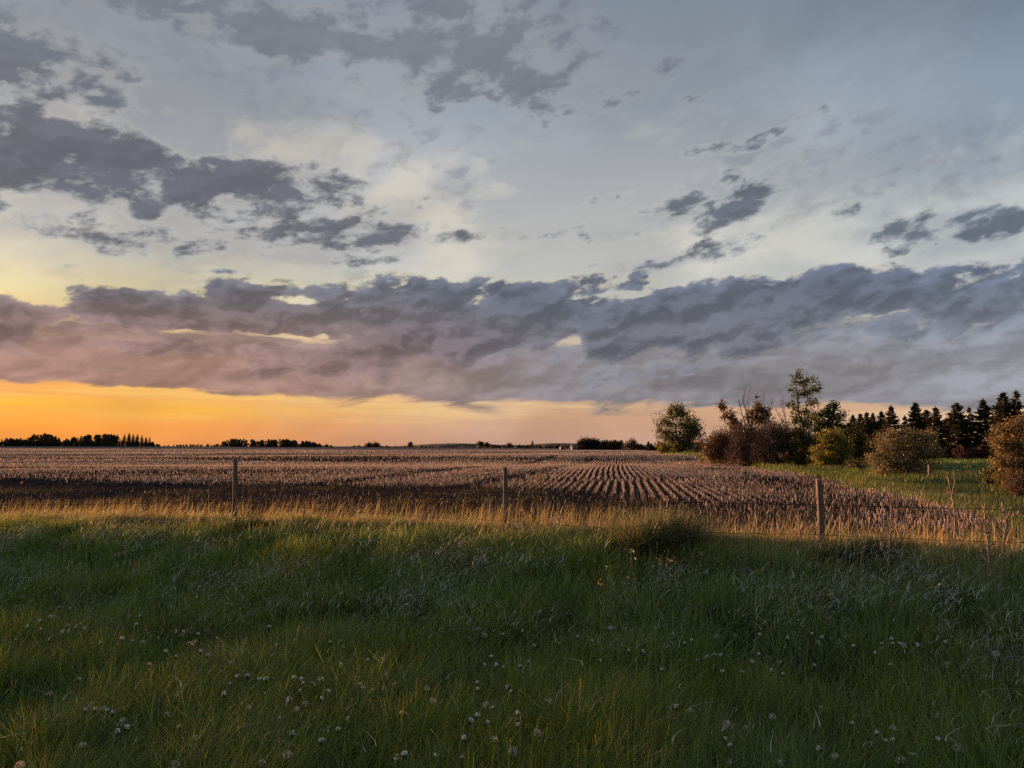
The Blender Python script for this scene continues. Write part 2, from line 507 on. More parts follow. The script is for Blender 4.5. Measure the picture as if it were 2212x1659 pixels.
def field_mat():
    m, g = new_mat('tilled soil with straw')
    co = g.node('ShaderNodeTexCoord').outputs['Object']
    x, y, z = g.sep(co)
    # soil with clods and loose chaff
    n1 = g.noise(co, 2.4, 7, 0.65)
    soil = g.colramp(n1, [(0.3, (0.024, 0.0185, 0.020, 1)), (0.55, (0.044, 0.034, 0.034, 1)), (0.8, (0.085, 0.068, 0.060, 1))])
    chaff = g.ramp01(g.noise(co, 16.0, 4, 0.6), 0.60, 0.70)
    soil = g.mix(g.m('MULTIPLY', chaff, 0.55), soil, (0.16, 0.125, 0.09, 1))
    # weeds greening some of the bare ground
    gr = g.ramp01(g.noise(co, 0.16, 4, 0.6), 0.50, 0.68)
    soil = g.mix(g.m('MULTIPLY', gr, 0.5), soil, (0.030, 0.036, 0.014, 1))
    # far off the stubble closes up to a straw colour, thick and thin in long drifts
    dist = g.ramp01(y, 90.0, 190.0)
    drift = g.ramp01(g.noise(g.v('MULTIPLY', co, (0.010, 0.045, 0.0)), 1.0, 5, 0.6), 0.36, 0.66)
    row = g.m('SINE', g.m('MULTIPLY', g.m('SUBTRACT', x, g.m('MULTIPLY', y, 0.138)), 2 * math.pi / 0.64))
    straw = g.mix(drift, (0.16, 0.120, 0.102, 1), (0.42, 0.315, 0.270, 1))
    straw = g.mix(g.m('MULTIPLY_ADD', row, 0.18, 0.18), straw, (0.06, 0.045, 0.04, 1))
    c = g.mix(dist, soil, straw)
    p = g.node('ShaderNodeBsdfDiffuse')
    g.link(c, p.inputs[0])
    b = g.node('ShaderNodeBump')
    b.inputs['Strength'].default_value = 0.9
    b.inputs['Distance'].default_value = 0.12
    g.link(g.noise(co, 5.0, 7, 0.65), b.inputs['Height'])
    g.link(b.outputs[0], p.inputs['Normal'])
    surface(g, p.outputs[0])
    return m
M_FIELD = field_mat()

# ---------------------------------------------------------------- ground: one sheet, cut along the verge, the stubble and the meadow
def build_ground():
    def axis(near, far, step, grow):
        v = [0.0]
        while v[-1] < far:
            d = step if v[-1] < near else step + (v[-1] - near) * grow
            v.append(v[-1] + d)
        return np.array(v)
    ax = axis(24, 7000, 0.5, 0.12)
    xs = np.concatenate([-ax[::-1], ax[1:]])
    ay = axis(60, 7000, 0.5, 0.10)
    by = axis(6, 400, 1.0, 0.3)
    ys = np.concatenate([-by[::-1], ay[1:]])
    X, Y = np.meshgrid(xs, ys)
    Z = hz(X, Y)
    V = np.stack([X, Y, Z], -1).reshape(-1, 3)
    nx = len(xs)
    j, i = np.meshgrid(np.arange(len(ys) - 1), np.arange(nx - 1), indexing='ij')
    a = (j * nx + i).ravel()
    F = np.stack([a, a + 1, a + nx + 1, a + nx], -1)
    C = V[F].mean(1)
    verge = fence_s(C[:, 0], C[:, 1]) < 1.0
    right = (~verge) & (C[:, 0] > edge_x(C[:, 1])) & (C[:, 1] < 190)
    field = ~(verge | right)
    for nm, mask, mat in (('grass_verge', verge, M_THATCH), ('stubble_field', field, M_FIELD), ('meadow', right, M_MEADOW)):
        f = F[mask]
        used, inv = np.unique(f.ravel(), return_inverse=True)
        o = link(nm, mesh_np(nm, V[used], inv.reshape(-1, 4), mat, smooth=True))
        tag(o, kind='structure')
build_ground()

# ---------------------------------------------------------------- strips: blades, stalks, twigs
def blades(P, H, W, lean_az, lean, face, nseg, curl=0.5, tipw=0.12, rng=None):
    """ribbons standing at P; returns vertices (n, 2*(nseg+1), 3) and quads"""
    n = len(P)
    t = np.linspace(0, 1, nseg + 1)[None, :]
    H = np.asarray(H)[:, None]
    W = np.asarray(W)[:, None]
    lean = np.asarray(lean)[:, None]
    curl = (np.asarray(curl) * np.ones(n))[:, None]
    off = H * lean * ((1 - curl) * t + curl * t * t * 1.3)
    up = H * t * (1 - 0.35 * np.minimum(lean, 1.3) * curl * t)
    cx = P[:, 0:1] + np.sin(lean_az)[:, None] * off
    cy = P[:, 1:2] + np.cos(lean_az)[:, None] * off
    cz = P[:, 2:3] + up
    w = 0.5 * W * (1 - (1 - tipw) * t ** 1.6)
    wx = np.cos(face)[:, None] * w
    wy = np.sin(face)[:, None] * w
    L = np.stack([cx - wx, cy - wy, cz], -1)
    Rr = np.stack([cx + wx, cy + wy, cz], -1)
    V = np.stack([L, Rr], 2).reshape(n, -1, 3)
    k = 2 * (nseg + 1)
    base = (np.arange(n) * k)[:, None, None]
    q = np.array([[2 * i, 2 * i + 1, 2 * i + 3, 2 * i + 2] for i in range(nseg)])[None]
    return V, (base + q).reshape(-1, 4)

class Pile:
    """gathers ribbons and leaves of one object"""
    def __init__(self):
        self.V, self.F, self.C, self.n = [], [], [], 0
    def add(self, V, F, col):
        n, k, _ = V.shape
        self.V.append(V.reshape(-1, 3))
        self.F.append(np.asarray(F) + self.n)
        self.C.append(np.repeat(np.asarray(col), k, axis=0))
        self.n += n * k
    def mesh(self, name, mat):
        return mesh_np(name, np.concatenate(self.V), np.concatenate(self.F), mat, np.concatenate(self.C))

def pick(rng, n, palette, weights):
    """a colour per blade from a palette, each a little different"""
    pal = np.array(palette)
    w = np.array(weights, dtype=float)
    c = pal[rng.choice(len(pal), n, p=w / w.sum())]
    return np.clip(c * rng.uniform(0.50, 1.50, (n, 1)) * rng.uniform(0.93, 1.07, (n, 3)), 0.001, 0.9)

GREEN = [(0.130, 0.205, 0.036), (0.160, 0.240, 0.040), (0.190, 0.255, 0.048), (0.108, 0.182, 0.040), (0.210, 0.230, 0.058)]
DRY = [(0.30, 0.25, 0.17), (0.24, 0.19, 0.12), (0.38, 0.33, 0.25), (0.16, 0.12, 0.07)]
M_GRASS = blade_mat('grass blade', 0.42, 0.04)
M_DRYG = blade_mat('dry grass blade', 0.28, 0.02)
M_STRAW = blade_mat('straw', 0.15, 0.02)

def in_view(x, y, margin=1.2):
    return np.abs(x) < 0.70 * y + margin

def build_verge_grass():
    rng = np.random.default_rng(3)
    pile = Pile()
    dry = Pile()
    for (y0, y1, dens, nseg, wid) in ((3.9, 6.6, 2100, 3, 0.0062), (6.6, 9.2, 1550, 3, 0.0078), (9.2, 13.0, 1150, 3, 0.0098), (13.0, 20.0, 900, 2, 0.0120)):
        xm = 0.70 * y1 + 1.2
        n = int((y1 - y0) * 2 * xm * dens)
        x = rng.uniform(-xm, xm, n)
        y = rng.uniform(y0, y1, n)
        s = fence_s(x, y)
        clump = fbm(x * 1.7, y * 1.7, 3)
        big = fbm(x * 0.45 + 40, y * 0.45, 2)
        keep = in_view(x, y) & (s < 1.6) & (rng.random(n) < 0.50 + 0.8 * sstep(clump, 0.30, 0.62)) & (rng.random(n) < 1 - sstep(s, 0.3, 1.6) * 0.85)
        # tufts: draw the blades towards clump centres
        x, y, s, clump, big = x[keep], y[keep], s[keep], clump[keep], big[keep]
        n = len(x)
        near = 1 - sstep(y, 3.0, 6.5)
        h = (0.20 + 0.20 * sstep(clump, 0.3, 0.7) + 0.10 * big) * (1 - 0.25 * near) * rng.uniform(0.55, 1.25, n)
        h = h * (1 - 0.42 * sstep(s, -2.2, -0.3))
        laz = R(70) + (fbm(x * 1.6 + 9, y * 1.6, 2) - 0.5) * 7.0 + rng.normal(0, 1.2, n)
        lean = np.abs(rng.normal(0.42, 0.34, n)) + 0.20 * sstep(big, 0.55, 0.75)
        yel = sstep(fbm(x * 0.6 + 77, y * 0.6, 3) + 0.25 * np.exp(-((s + 0.3) / 1.0) ** 2), 0.42, 0.68)
        col = pick(rng, n, GREEN, [3, 3, 2.2, 3, 1.0])
        col = col * (1 + yel[:, None] * np.array([0.30, 0.08, -0.10]))
        cool = sstep(x, 1.0, 6.0)[:, None]
        col = col * (1 - cool * np.array([0.07, 0.03, -0.12]))
        # dead blades stand among the green, more of them in thin, browned places
        brown = rng.random(n) < 0.05 + 0.10 * sstep(0.5 - big, 0, 0.25) + 0.50 * sstep(s, -1.6, 0.4)
        dcol = pick(rng, n, DRY, [2, 3, 1, 3])
        col = np.minimum(col * 1.42, 0.34)
        col = np.where(brown[:, None], dcol * np.where(s > -1.3, 1.0, 0.62)[:, None], col)
        P = np.stack([x, y, hz(x, y) - 0.01], -1)
        V, F = blades(P, h, wid * rng.uniform(0.5, 1.3, n) * np.where(rng.random(n) < 0.10, 2.1, 1.0), laz, lean, rng.uniform(0, 2 * math.pi, n), nseg, curl=rng.uniform(0.3, 0.9, n))
        pile.add(V, F, col)
        # short matted growth that fills the floor of the sward
        m = int(n * 0.35)
        i = rng.integers(0, n, m)
        px, py = x[i] + rng.normal(0, 0.06, m), y[i] + rng.normal(0, 0.06, m)
        P = np.stack([px, py, hz(px, py) - 0.005], -1)
        V, F = blades(P, rng.uniform(0.06, 0.18, m), wid * 1.5 * rng.uniform(0.7, 1.3, m), rng.uniform(0, 6.28, m), rng.uniform(0.4, 1.4, m), rng.uniform(0, 6.28, m), 1)
        c2 = np.where((rng.random(m) < 0.45)[:, None], pick(rng, m, DRY, [1, 2, 0.5, 3]) * 0.55, pick(rng, m, GREEN, [3, 2, 1, 3, 1]) * 0.85)
        pile.add(V, F, c2)
    tag(link('grass', pile.mesh('grass', M_GRASS)), 'green grass with browned blades growing thick over the near verge', 'grass', kind='stuff')

    # last year's pale curled grass, lying over in drifts a few metres this side of the fence
    n = 120000
    x = rng.uniform(-13, 9, n)
    y = rng.uniform(5, 19, n)
    s = fence_s(x, y)
    w = fbm(x * 0.9 + 5, y * 1.2 + 8, 3)
    band = np.exp(-((s + 3.0) / 1.6) ** 2)
    keep = in_view(x, y) & (rng.random(n) < sstep(w, 0.42, 0.62) * band * 0.9 + 0.020 * (s < 0))
    x, y, s = x[keep], y[keep], s[keep]
    n = len(x)
    P = np.stack([x, y, hz(x, y)], -1)
    P[:, 2] += rng.uniform(0.20, 0.46, n)
    V, F = blades(P, rng.uniform(0.05, 0.17, n), rng.uniform(0.0035, 0.0065, n), R(80) + rng.normal(0, 1.3, n), rng.uniform(0.5, 2.2, n), rng.uniform(0, 6.28, n), 3, curl=1.0)
    dry.add(V, F, pick(rng, n, [(0.62, 0.61, 0.57), (0.72, 0.71, 0.68), (0.48, 0.45, 0.40)], [2, 1.6, 1.6]))
    # straw-coloured grass standing along the fence and in the headland behind it
    n = 80000
    x = rng.uniform(-14, 10, n)
    y = rng.uniform(8, 22, n)
    s = fence_s(x, y)
    w = fbm(x * 0.7 + 15, y * 0.7 + 3, 3)
    keep = in_view(x, y) & (rng.random(n) < np.exp(-((s - 0.2 + 1.6 * (w - 0.5)) / 1.2) ** 2) * (0.22 + 0.78 * sstep(w, 0.42, 0.60)))
    x, y, s = x[keep], y[keep], s[keep]
    n = len(x)
    P = np.stack([x, y, hz(x, y)], -1)
    V, F = blades(P, rng.uniform(0.20, 0.56, n) * (1 + 0.2 * (1 - sstep(x, -2, 4))), rng.uniform(0.005, 0.010, n), R(75) + rng.normal(0, 0.9, n), np.abs(rng.normal(0.35, 0.3, n)), rng.uniform(0, 6.28, n), 3, curl=rng.uniform(0.4, 1.0, n))
    dry.add(V, F, pick(rng, n, [(0.42, 0.33, 0.16), (0.34, 0.26, 0.11), (0.50, 0.43, 0.28), (0.22, 0.20, 0.06)], [3, 3, 1.5, 2.5]))
    tag(link('dry_grass', dry.mesh('dry_grass', M_DRYG)), 'pale curled dry grass in drifts before the wire fence', 'dry grass', kind='stuff')

def build_stubble():
    rng = np.random.default_rng(8)
    SP = 0.32
    pile = Pile()
    def density(x, y):
        s = fence_s(x, y)
        k = 0.30 + 0.95 * sstep(fbm(x * 0.05 + 3, y * 0.11, 4), 0.34, 0.62)
        # long dark drifts where little grew, lying across the left of the field
        lft = 1 - sstep(x, -20, 8)
        drift = sstep(fbm(x * 0.012 + 50, y * 0.10 + 1.7, 3) + 0.10 * np.sin(y / 5.5 + x / 50.0), 0.42, 0.56)
        k = k * (1 - 0.88 * lft * (1 - drift))
        # bare headland strip and the thin, trampled ground before it
        sh = s + 1.4 * (fbm(x * 0.2, y * 0.2) - 0.5)
        leftw = 1 - sstep(x, 0.5, 7)
        bare = np.exp(-((sh - 11.6) / 2.3) ** 2)
        k = k * (1 - 0.97 * np.clip(bare * 1.5, 0, 1) * leftw)
        head = sstep(sh, 11.0, 15.0)
        k = k * (1 - leftw * (1 - head) * 0.80)
        k = k * sstep(s, 1.5, 4.0)
        # wheel tracks curving up the field
        t1 = np.exp(-((x - (0.138 * y - 6.0 - 260.0 / (y + 6))) / 1.0) ** 2)
        t2 = np.exp(-((x - (0.138 * y - 1.2 - 180.0 / (y + 8))) / 0.8) ** 2)
        t3 = np.exp(-((x - (0.138 * y + 5.6 + 2.2 * np.sin(y / 21.0))) / 1.1) ** 2)
        t4 = np.exp(-((x - (0.138 * y + 8.8 - 14.0 * np.exp(-y / 16))) / 1.0) ** 2)
        for t, dp in ((t1, 0.85), (t2, 0.85), (t3, 0.60), (t4, 0.42)):
            k = k * (1 - dp * t * sstep(s, 6, 12))
        k = k * (1 - sstep(x - edge_x(y) + 2.4 * (fbm(x * 0.5 + 4, y * 0.5, 3) - 0.5), -1.6, 0.6))
        k = k * sstep(s - 2.4 * sstep(x, 6.0, 10.5) + 1.6 * (fbm(x * 0.8, y * 0.8 + 9, 2) - 0.5), 1.4, 3.6)
        k = k * (1 + 0.5 * sstep(x, 2, 7))
        k = k * (1 - 0.30 * sstep(x, 5, 9) * np.exp(-((s - 6.5) / 1.8) ** 2))
        return k
    for (y0, y1, step, wid, hm, nb) in ((11, 34, 0.030, 0.0080, 1.0, 1), (34, 70, 0.055, 0.017, 1.0, 1), (70, 170, 0.17, 0.05, 1.05, 1), (170, 340, 0.55, 0.22, 1.1, 2)):
        # rows run away from the camera, up the field
        lo = -0.72 * y1 - 0.138 * y1
        hi = 12.5
        rows = np.arange(lo, hi, SP * nb)
        ny = int((y1 - y0) / step)
        yy = y0 + (np.arange(ny) + 0.5) * step
        for r0 in range(0, len(rows), 200):
            rr = rows[r0:r0 + 200]
            Yg, Rg = np.meshgrid(yy, rr)
            Xg = Rg + 0.138 * Yg
            m = in_view(Xg, Yg, 1.0)
            x, y = Xg[m], Yg[m]
            if not len(x):
                continue
            y = y + rng.normal(0, step * 1.2, len(x))
            wob = 0.05 * np.sin(y / 5.1 + x * 0.2) + 0.12 * (fbm(x * 0.3, y * 0.3, 2) - 0.5)
            x = x + wob + rng.normal(0, 0.030 + 0.05 * (1 - sstep(fence_s(x, y), 5, 16)), len(x))
            k = density(x, y) * (0.35 + 0.9 * fbm(x * 2.1, y * 1.3 + 5, 2))
            m = rng.random(len(x)) < k
            x, y = x[m], y[m]
            n = len(x)
            s = fence_s(x, y)
            fallen = rng.random(n) < 0.10 + 0.45 * (1 - sstep(s, 4, 18)) * (1 - sstep(x, 2, 7))
            h = hm * rng.uniform(0.06, 0.15, n) * (0.8 + 0.5 * fbm(x * 0.15, y * 0.15 + 3, 2))
            lean = np.where(fallen, rng.uniform(0.9, 2.2, n), np.abs(rng.normal(0.16, 0.18, n)))
            h = np.where(fallen, h * 0.55, h)
            P = np.stack([x, y, hz(x, y) - 0.01], -1)
            V, F = blades(P, h, wid * rng.uniform(0.6, 1.4, n), rng.uniform(0, 6.28, n), lean, rng.uniform(0, 6.28, n) if y0 < 30 else rng.normal(0, 0.6, n), 1, tipw=0.75)
            pile.add(V, F, pick(rng, n, [(0.50, 0.42, 0.395), (0.40, 0.33, 0.305), (0.58, 0.50, 0.475), (0.22, 0.175, 0.155)], [3, 3, 2.2, 1.2]))
    # loose broken straw on the headland
    n = 52000
    x = rng.uniform(-24, 14, n)
    y = rng.uniform(10, 36, n)
    s = fence_s(x, y)
    keep = in_view(x, y) & (s > 1.2) & (x < edge_x(y)) & (rng.random(n) < (1 - 0.75 * sstep(s, 6, 20)) * (0.2 + 0.8 * sstep(fbm(x * 0.5, y * 0.6, 3), 0.4, 0.65)))
    x, y = x[keep], y[keep]
    n = len(x)
    P = np.stack([x, y, hz(x, y) + 0.004], -1)
    V, F = blades(P, rng.uniform(0.03, 0.14, n), rng.uniform(0.004, 0.008, n), rng.uniform(0, 6.28, n), rng.uniform(0.8, 3.0, n), rng.uniform(0, 6.28, n), 2, tipw=0.6, curl=0.7)
    pile.add(V, F, pick(rng, n, [(0.27, 0.205, 0.15), (0.20, 0.15, 0.11), (0.12, 0.10, 0.05), (0.34, 0.27, 0.20)], [3, 3, 2, 1]))
    tag(link('stubble', pile.mesh('stubble', M_STRAW)), 'rows of cut straw stubble over the dark field', 'stubble', kind='stuff')
    # low weeds on the headland
    wd = Pile()
    n = 40000
    x = rng.uniform(-26, 12, n)
    y = rng.uniform(10, 32, n)
    s = fence_s(x, y)
    keep = in_view(x, y) & (s > 1.0) & (s < 15) & (x < edge_x(y)) & (rng.random(n) < sstep(fbm(x * 0.35 + 7, y * 0.5, 3), 0.46, 0.66) * (1 - 0.6 * sstep(x, 2, 8)))
    x, y = x[keep], y[keep]
    n = len(x)
    P = np.stack([x, y, hz(x, y)], -1)
    V, F = blades(P, rng.uniform(0.04, 0.16, n), rng.uniform(0.007, 0.016, n), rng.uniform(0, 6.28, n), rng.uniform(0.2, 1.2, n), rng.uniform(0, 6.28, n), 1, tipw=0.3)
    wd.add(V, F, pick(rng, n, [(0.060, 0.062, 0.022), (0.085, 0.080, 0.030), (0.045, 0.055, 0.020)], [2, 1, 2]))
    tag(link('weeds', wd.mesh('weeds', M_GRASS)), 'low green weeds among straw on the headland behind the fence', 'weeds', kind='stuff')

def build_strip_grass():
    """rough grass between the stubble and the bushes, and the meadow behind"""
    rng = np.random.default_rng(21)
    pile = Pile()
    for (y0, y1, dens, wid, hm, w0, w1) in ((12, 30, 330, 0.015, 0.66, -2.6, 9), (30, 60, 90, 0.035, 1.0, -1.2, 9), (60, 190, 14, 0.09, 1.1, -1.0, 12)):
        n = int((y1 - y0) * (w1 - w0) * dens)
        y = rng.uniform(y0, y1, n)
        x = edge_x(y) + rng.uniform(w0, w1, n)
        k = 0.35 + 0.65 * sstep(fbm(x * 0.6, y * 0.5, 3), 0.35, 0.62)
        keep = in_view(x, y, 2.0) & (rng.random(n) < k) & (fence_s(x, y) > 1.0)
        x, y = x[keep], y[keep]
        n = len(x)
        h = hm * rng.uniform(0.14, 0.42, n) * (0.6 + 0.9 * fbm(x * 0.5 + 2, y * 0.5, 2))
        P = np.stack([x, y, hz(x, y) - 0.01], -1)
        V, F = blades(P, h, wid * rng.uniform(0.6, 1.3, n), R(80) + rng.normal(0, 0.9, n), np.abs(rng.normal(0.35, 0.3, n)), rng.normal(0, 0.7, n), 2)
        yel = rng.random(n) < 0.35
        c = pick(rng, n, [(0.090, 0.135, 0.032), (0.118, 0.145, 0.038), (0.072, 0.118, 0.030)], [2, 2, 2])
        c = np.where((rng.random(n) < 0.08)[:, None], pick(rng, n, DRY, [2, 2, 1, 2]) * 0.5, c)
        pile.add(V, F, c)
    tag(link('rough_grass', pile.mesh('rough_grass', M_GRASS)), 'long rough grass in a strip between stubble and hedge bushes', 'grass', kind='stuff')
    mead = Pile()
    n = 60000
    y = rng.uniform(30, 96, n)
    x = edge_x(y) + 7 + rng.uniform(0, 60, n)
    keep = in_view(x, y, 2.0)
    x, y = x[keep], y[keep]
    n = len(x)
    P = np.stack([x, y, hz(x, y) - 0.01], -1)
    V, F = blades(P, rng.uniform(0.10, 0.30, n), rng.uniform(0.03, 0.08, n), R(80) + rng.normal(0, 0.9, n), np.abs(rng.normal(0.3, 0.2, n)), rng.normal(0, 0.7, n), 1)
    mead.add(V, F, pick(rng, n, [(0.060, 0.130, 0.036), (0.080, 0.150, 0.040), (0.090, 0.130, 0.042)], [2, 2, 1]))
    tag(link('meadow_grass', mead.mesh('meadow_grass', M_GRASS)), 'short deep green meadow grass in front of the spruces', 'grass', kind='stuff')

build_verge_grass()
build_stubble()
build_strip_grass()

# ---------------------------------------------------------------- trees and bushes
M_LEAF = blade_mat('leaf', 0.38, 0.02, tcol=1.35)
M_NEEDLE = blade_mat('needle spray', 0.10, 0.02)
M_TWIG = blade_mat('twig', 0.0, 0.0)
M_BARK = rough_mat('bark', [(0.3, (0.030, 0.024, 0.020, 1)), (0.6, (0.065, 0.053, 0.044, 1)), (0.85, (0.12, 0.10, 0.085, 1))], 9.0, 0.8, 22, stretch=(1, 1, 0.25))
M_PALEBARK = rough_mat('pale bark', [(0.3, (0.10, 0.08, 0.065, 1)), (0.7, (0.22, 0.18, 0.15, 1))], 8.0, 0.6, 22, stretch=(1, 1, 0.25))

def tubes(segs, sides=5):
    """tapered limbs: list of (p0, p1, r0, r1)"""
    segs = [(np.array(a, float), np.array(b, float), r0, r1) for a, b, r0, r1 in segs]
    A = np.array([s[0] for s in segs])
    B = np.array([s[1] for s in segs])
    r0 = np.array([s[2] for s in segs])
    r1 = np.array([s[3] for s in segs])
    D = B - A
    L = np.linalg.norm(D, axis=1, keepdims=True) + 1e-9
    D = D / L
    ref = np.where(np.abs(D[:, 2:3]) > 0.9, np.array([[1.0, 0, 0]]), np.array([[0, 0, 1.0]]))
    U = np.cross(D, ref)
    U /= np.linalg.norm(U, axis=1, keepdims=True)
    W = np.cross(D, U)
    a = np.linspace(0, 2 * math.pi, sides, endpoint=False)
    ring = U[:, None, :] * np.cos(a)[None, :, None] + W[:, None, :] * np.sin(a)[None, :, None]
    V0 = A[:, None, :] + ring * r0[:, None, None]
    V1 = B[:, None, :] + ring * r1[:, None, None]
    V = np.concatenate([V0, V1], 1)
    i = np.arange(sides)
    q = np.stack([i, (i + 1) % sides, (i + 1) % sides + sides, i + sides], -1)
    F = (np.arange(len(segs)) * 2 * sides)[:, None, None] + q[None]
    return V.reshape(-1, 3), F.reshape(-1, 4)

def limb(rng, a, b, r0, r1, n=4, wob=0.06):
    """a wavering limb from a to b as segments"""
    a, b = np.array(a, float), np.array(b, float)
    L = np.linalg.norm(b - a)
    pts = [a]
    for k in range(1, n):
        t = k / n
        pts.append(a + (b - a) * t + rng.normal(0, wob * L, 3) * np.array([1, 1, 0.4]) * math.sin(math.pi * t))
    pts.append(b)
    out = []
    for k in range(n):
        ra = r0 + (r1 - r0) * k / n
        rb = r0 + (r1 - r0) * (k + 1) / n
        out.append((pts[k], pts[k + 1], ra, rb))
    return out

def leaf_quads(rng, P, size, colours, weights, aspect=0.62, droop=0.3):
    """one leaf-shaped face at each point, turned at random"""
    n = len(P)
    th = rng.uniform(0, 2 * math.pi, n)
    ph = np.arcsin(np.clip(rng.uniform(-1, 1, n) - droop, -1, 1))
    a = np.stack([np.cos(th) * np.cos(ph), np.sin(th) * np.cos(ph), np.sin(ph)], -1)
    r = rng.normal(0, 1, (n, 3))
    b = np.cross(a, r)
    b /= np.linalg.norm(b, axis=1, keepdims=True) + 1e-9
    s = (size * rng.uniform(0.6, 1.35, n))[:, None]
    V = np.stack([P - a * s * 0.5, P + b * s * aspect * 0.5, P + a * s * 0.5, P - b * s * aspect * 0.5], 1)
    F = (np.arange(n) * 4)[:, None] + np.arange(4)[None]
    return V, F, pick(rng, n, colours, weights)

POPLAR = ([(0.068, 0.082, 0.024), (0.090, 0.098, 0.028), (0.054, 0.068, 0.022)], [3, 2, 2])
GOLD = ([(0.125, 0.128, 0.028), (0.16, 0.148, 0.034), (0.085, 0.098, 0.026)], [3, 2, 2])
WILLOW = ([(0.150, 0.142, 0.085), (0.190, 0.172, 0.105), (0.105, 0.105, 0.060)], [3, 2, 2])
DULL = ([(0.100, 0.078, 0.038), (0.120, 0.088, 0.046), (0.078, 0.068, 0.032)], [2, 2, 2])

def local_lobes(px, base_py, y, lobes, grow=1.12):
    """crown lobes measured on the photograph -> local metres around the foot of the tree"""
    foot = at(px, base_py, y)
    gz = hz1(foot.x, y)
    out = []
    k = y / math.cos(PITCH) * (1024 / 2212) / LENS_PX
    for (lx, ly, rx, ry, *dep) in lobes:
        c = at(lx, ly, y)
        out.append((np.array([c.x - foot.x, dep[0] if dep else 0.0, c.z - gz]), rx * k * grow, ry * k * grow))
    return (foot.x, y, gz), out

def leafy_tree(name, label, cat, px, base_py, y, lobes, leaves, size, palette, seed, trunk_r=0.12, stems=1, group=None, twigs=14, bark=None, cl=0.16, more=1.9):
    """trunk with limbs reaching into crown lobes; leaves in loose sprays round the twig ends"""
    rng = np.random.default_rng(seed)
    loc, L = local_lobes(px, base_py, y, lobes)
    H = max(c[2] + ry for c, rx, ry in L)
    segs = []
    trunks = []
    top = max(L, key=lambda q: q[0][2])
    for s_ in range(stems):
        a = np.array([rng.normal(0, 0.15 * (stems > 1)), rng.normal(0, 0.15 * (stems > 1)), -0.15])
        tgt = top if s_ == 0 else L[rng.integers(len(L))]
        b = tgt[0] + np.array([0, 0, tgt[2] * 0.6])
        tr = limb(rng, a, b, trunk_r * (1 if s_ == 0 else 0.7), trunk_r * 0.16, 7, 0.035)
        segs += tr
        trunks.append(tr)
    P = []
    vol = np.array([rx * rx * ry for c, rx, ry in L]) ** 0.72
    vol = vol / vol.sum()
    for (c, rx, ry), v in zip(L, vol):
        tr = trunks[int(np.argmin([np.linalg.norm(t[-1][1] - c) for t in trunks]))]
        # the limb springs from the trunk a little below the lobe
        zs = [q[0][2] for q in tr]
        want = c[2] - ry * 0.9 - np.linalg.norm(c[:2]) * 0.5
        k = int(np.argmin([abs(z - max(want, H * 0.12)) for z in zs]))
        st = tr[k][0]
        segs += limb(rng, st, c, max(tr[k][2] * 0.55, 0.015), 0.012, 4, 0.05)
        m = max(4, int(twigs * v * len(L)))
        for _ in range(m):
            d = rng.normal(0, 1, 3)
            d /= np.linalg.norm(d)
            rr = rng.uniform(0.35, 1.0) ** 0.5 * (1.32 if rng.random() < 0.14 else 1.0)
            tip = c + d * np.array([rx, rx, ry]) * rr
            t0 = st + (c - st) * rng.uniform(0.45, 1.0)
            segs += limb(rng, t0, tip, 0.012 + 0.004 * rx, 0.004, 3, 0.06)
            nl = max(3, int(leaves * more * v / m))
            along = rng.uniform(0.30, 1.08, nl)[:, None]
            Q = t0 + (tip - t0) * along + rng.normal(0, cl * (0.6 + 0.45 * rx), (nl, 3)) * np.array([1, 1, 0.8])
            P.append(Q)
    P = np.concatenate(P)
    P = P[P[:, 2] > 0.05]
    root = empty(name, loc)
    tag(root, label, cat, group)
    V, F = tubes(segs)
    link('trunk', mesh_np('trunk', V, F, bark or M_BARK, smooth=True), root)
    pile = Pile()
    pile.add(*leaf_quads(rng, P, size, *palette))
    tag(link('crown', pile.mesh('crown', M_LEAF), root), kind='stuff')
    return root

def twig_ribbons(rng, starts, ends, w):
    """thin ribbons for twigs too fine to be tubes: quads from start to end"""
    D = ends - starts
    r = rng.normal(0, 1, D.shape)
    b = np.cross(D, r)
    b /= np.linalg.norm(b, axis=1, keepdims=True) + 1e-9
    w = (w * np.ones(len(D)))[:, None]
    V = np.stack([starts - b * w * 0.5, starts + b * w * 0.5, ends + b * w * 0.18, ends - b * w * 0.18], 1)
    F = (np.arange(len(D)) * 4)[:, None] + np.arange(4)[None]
    return V, F

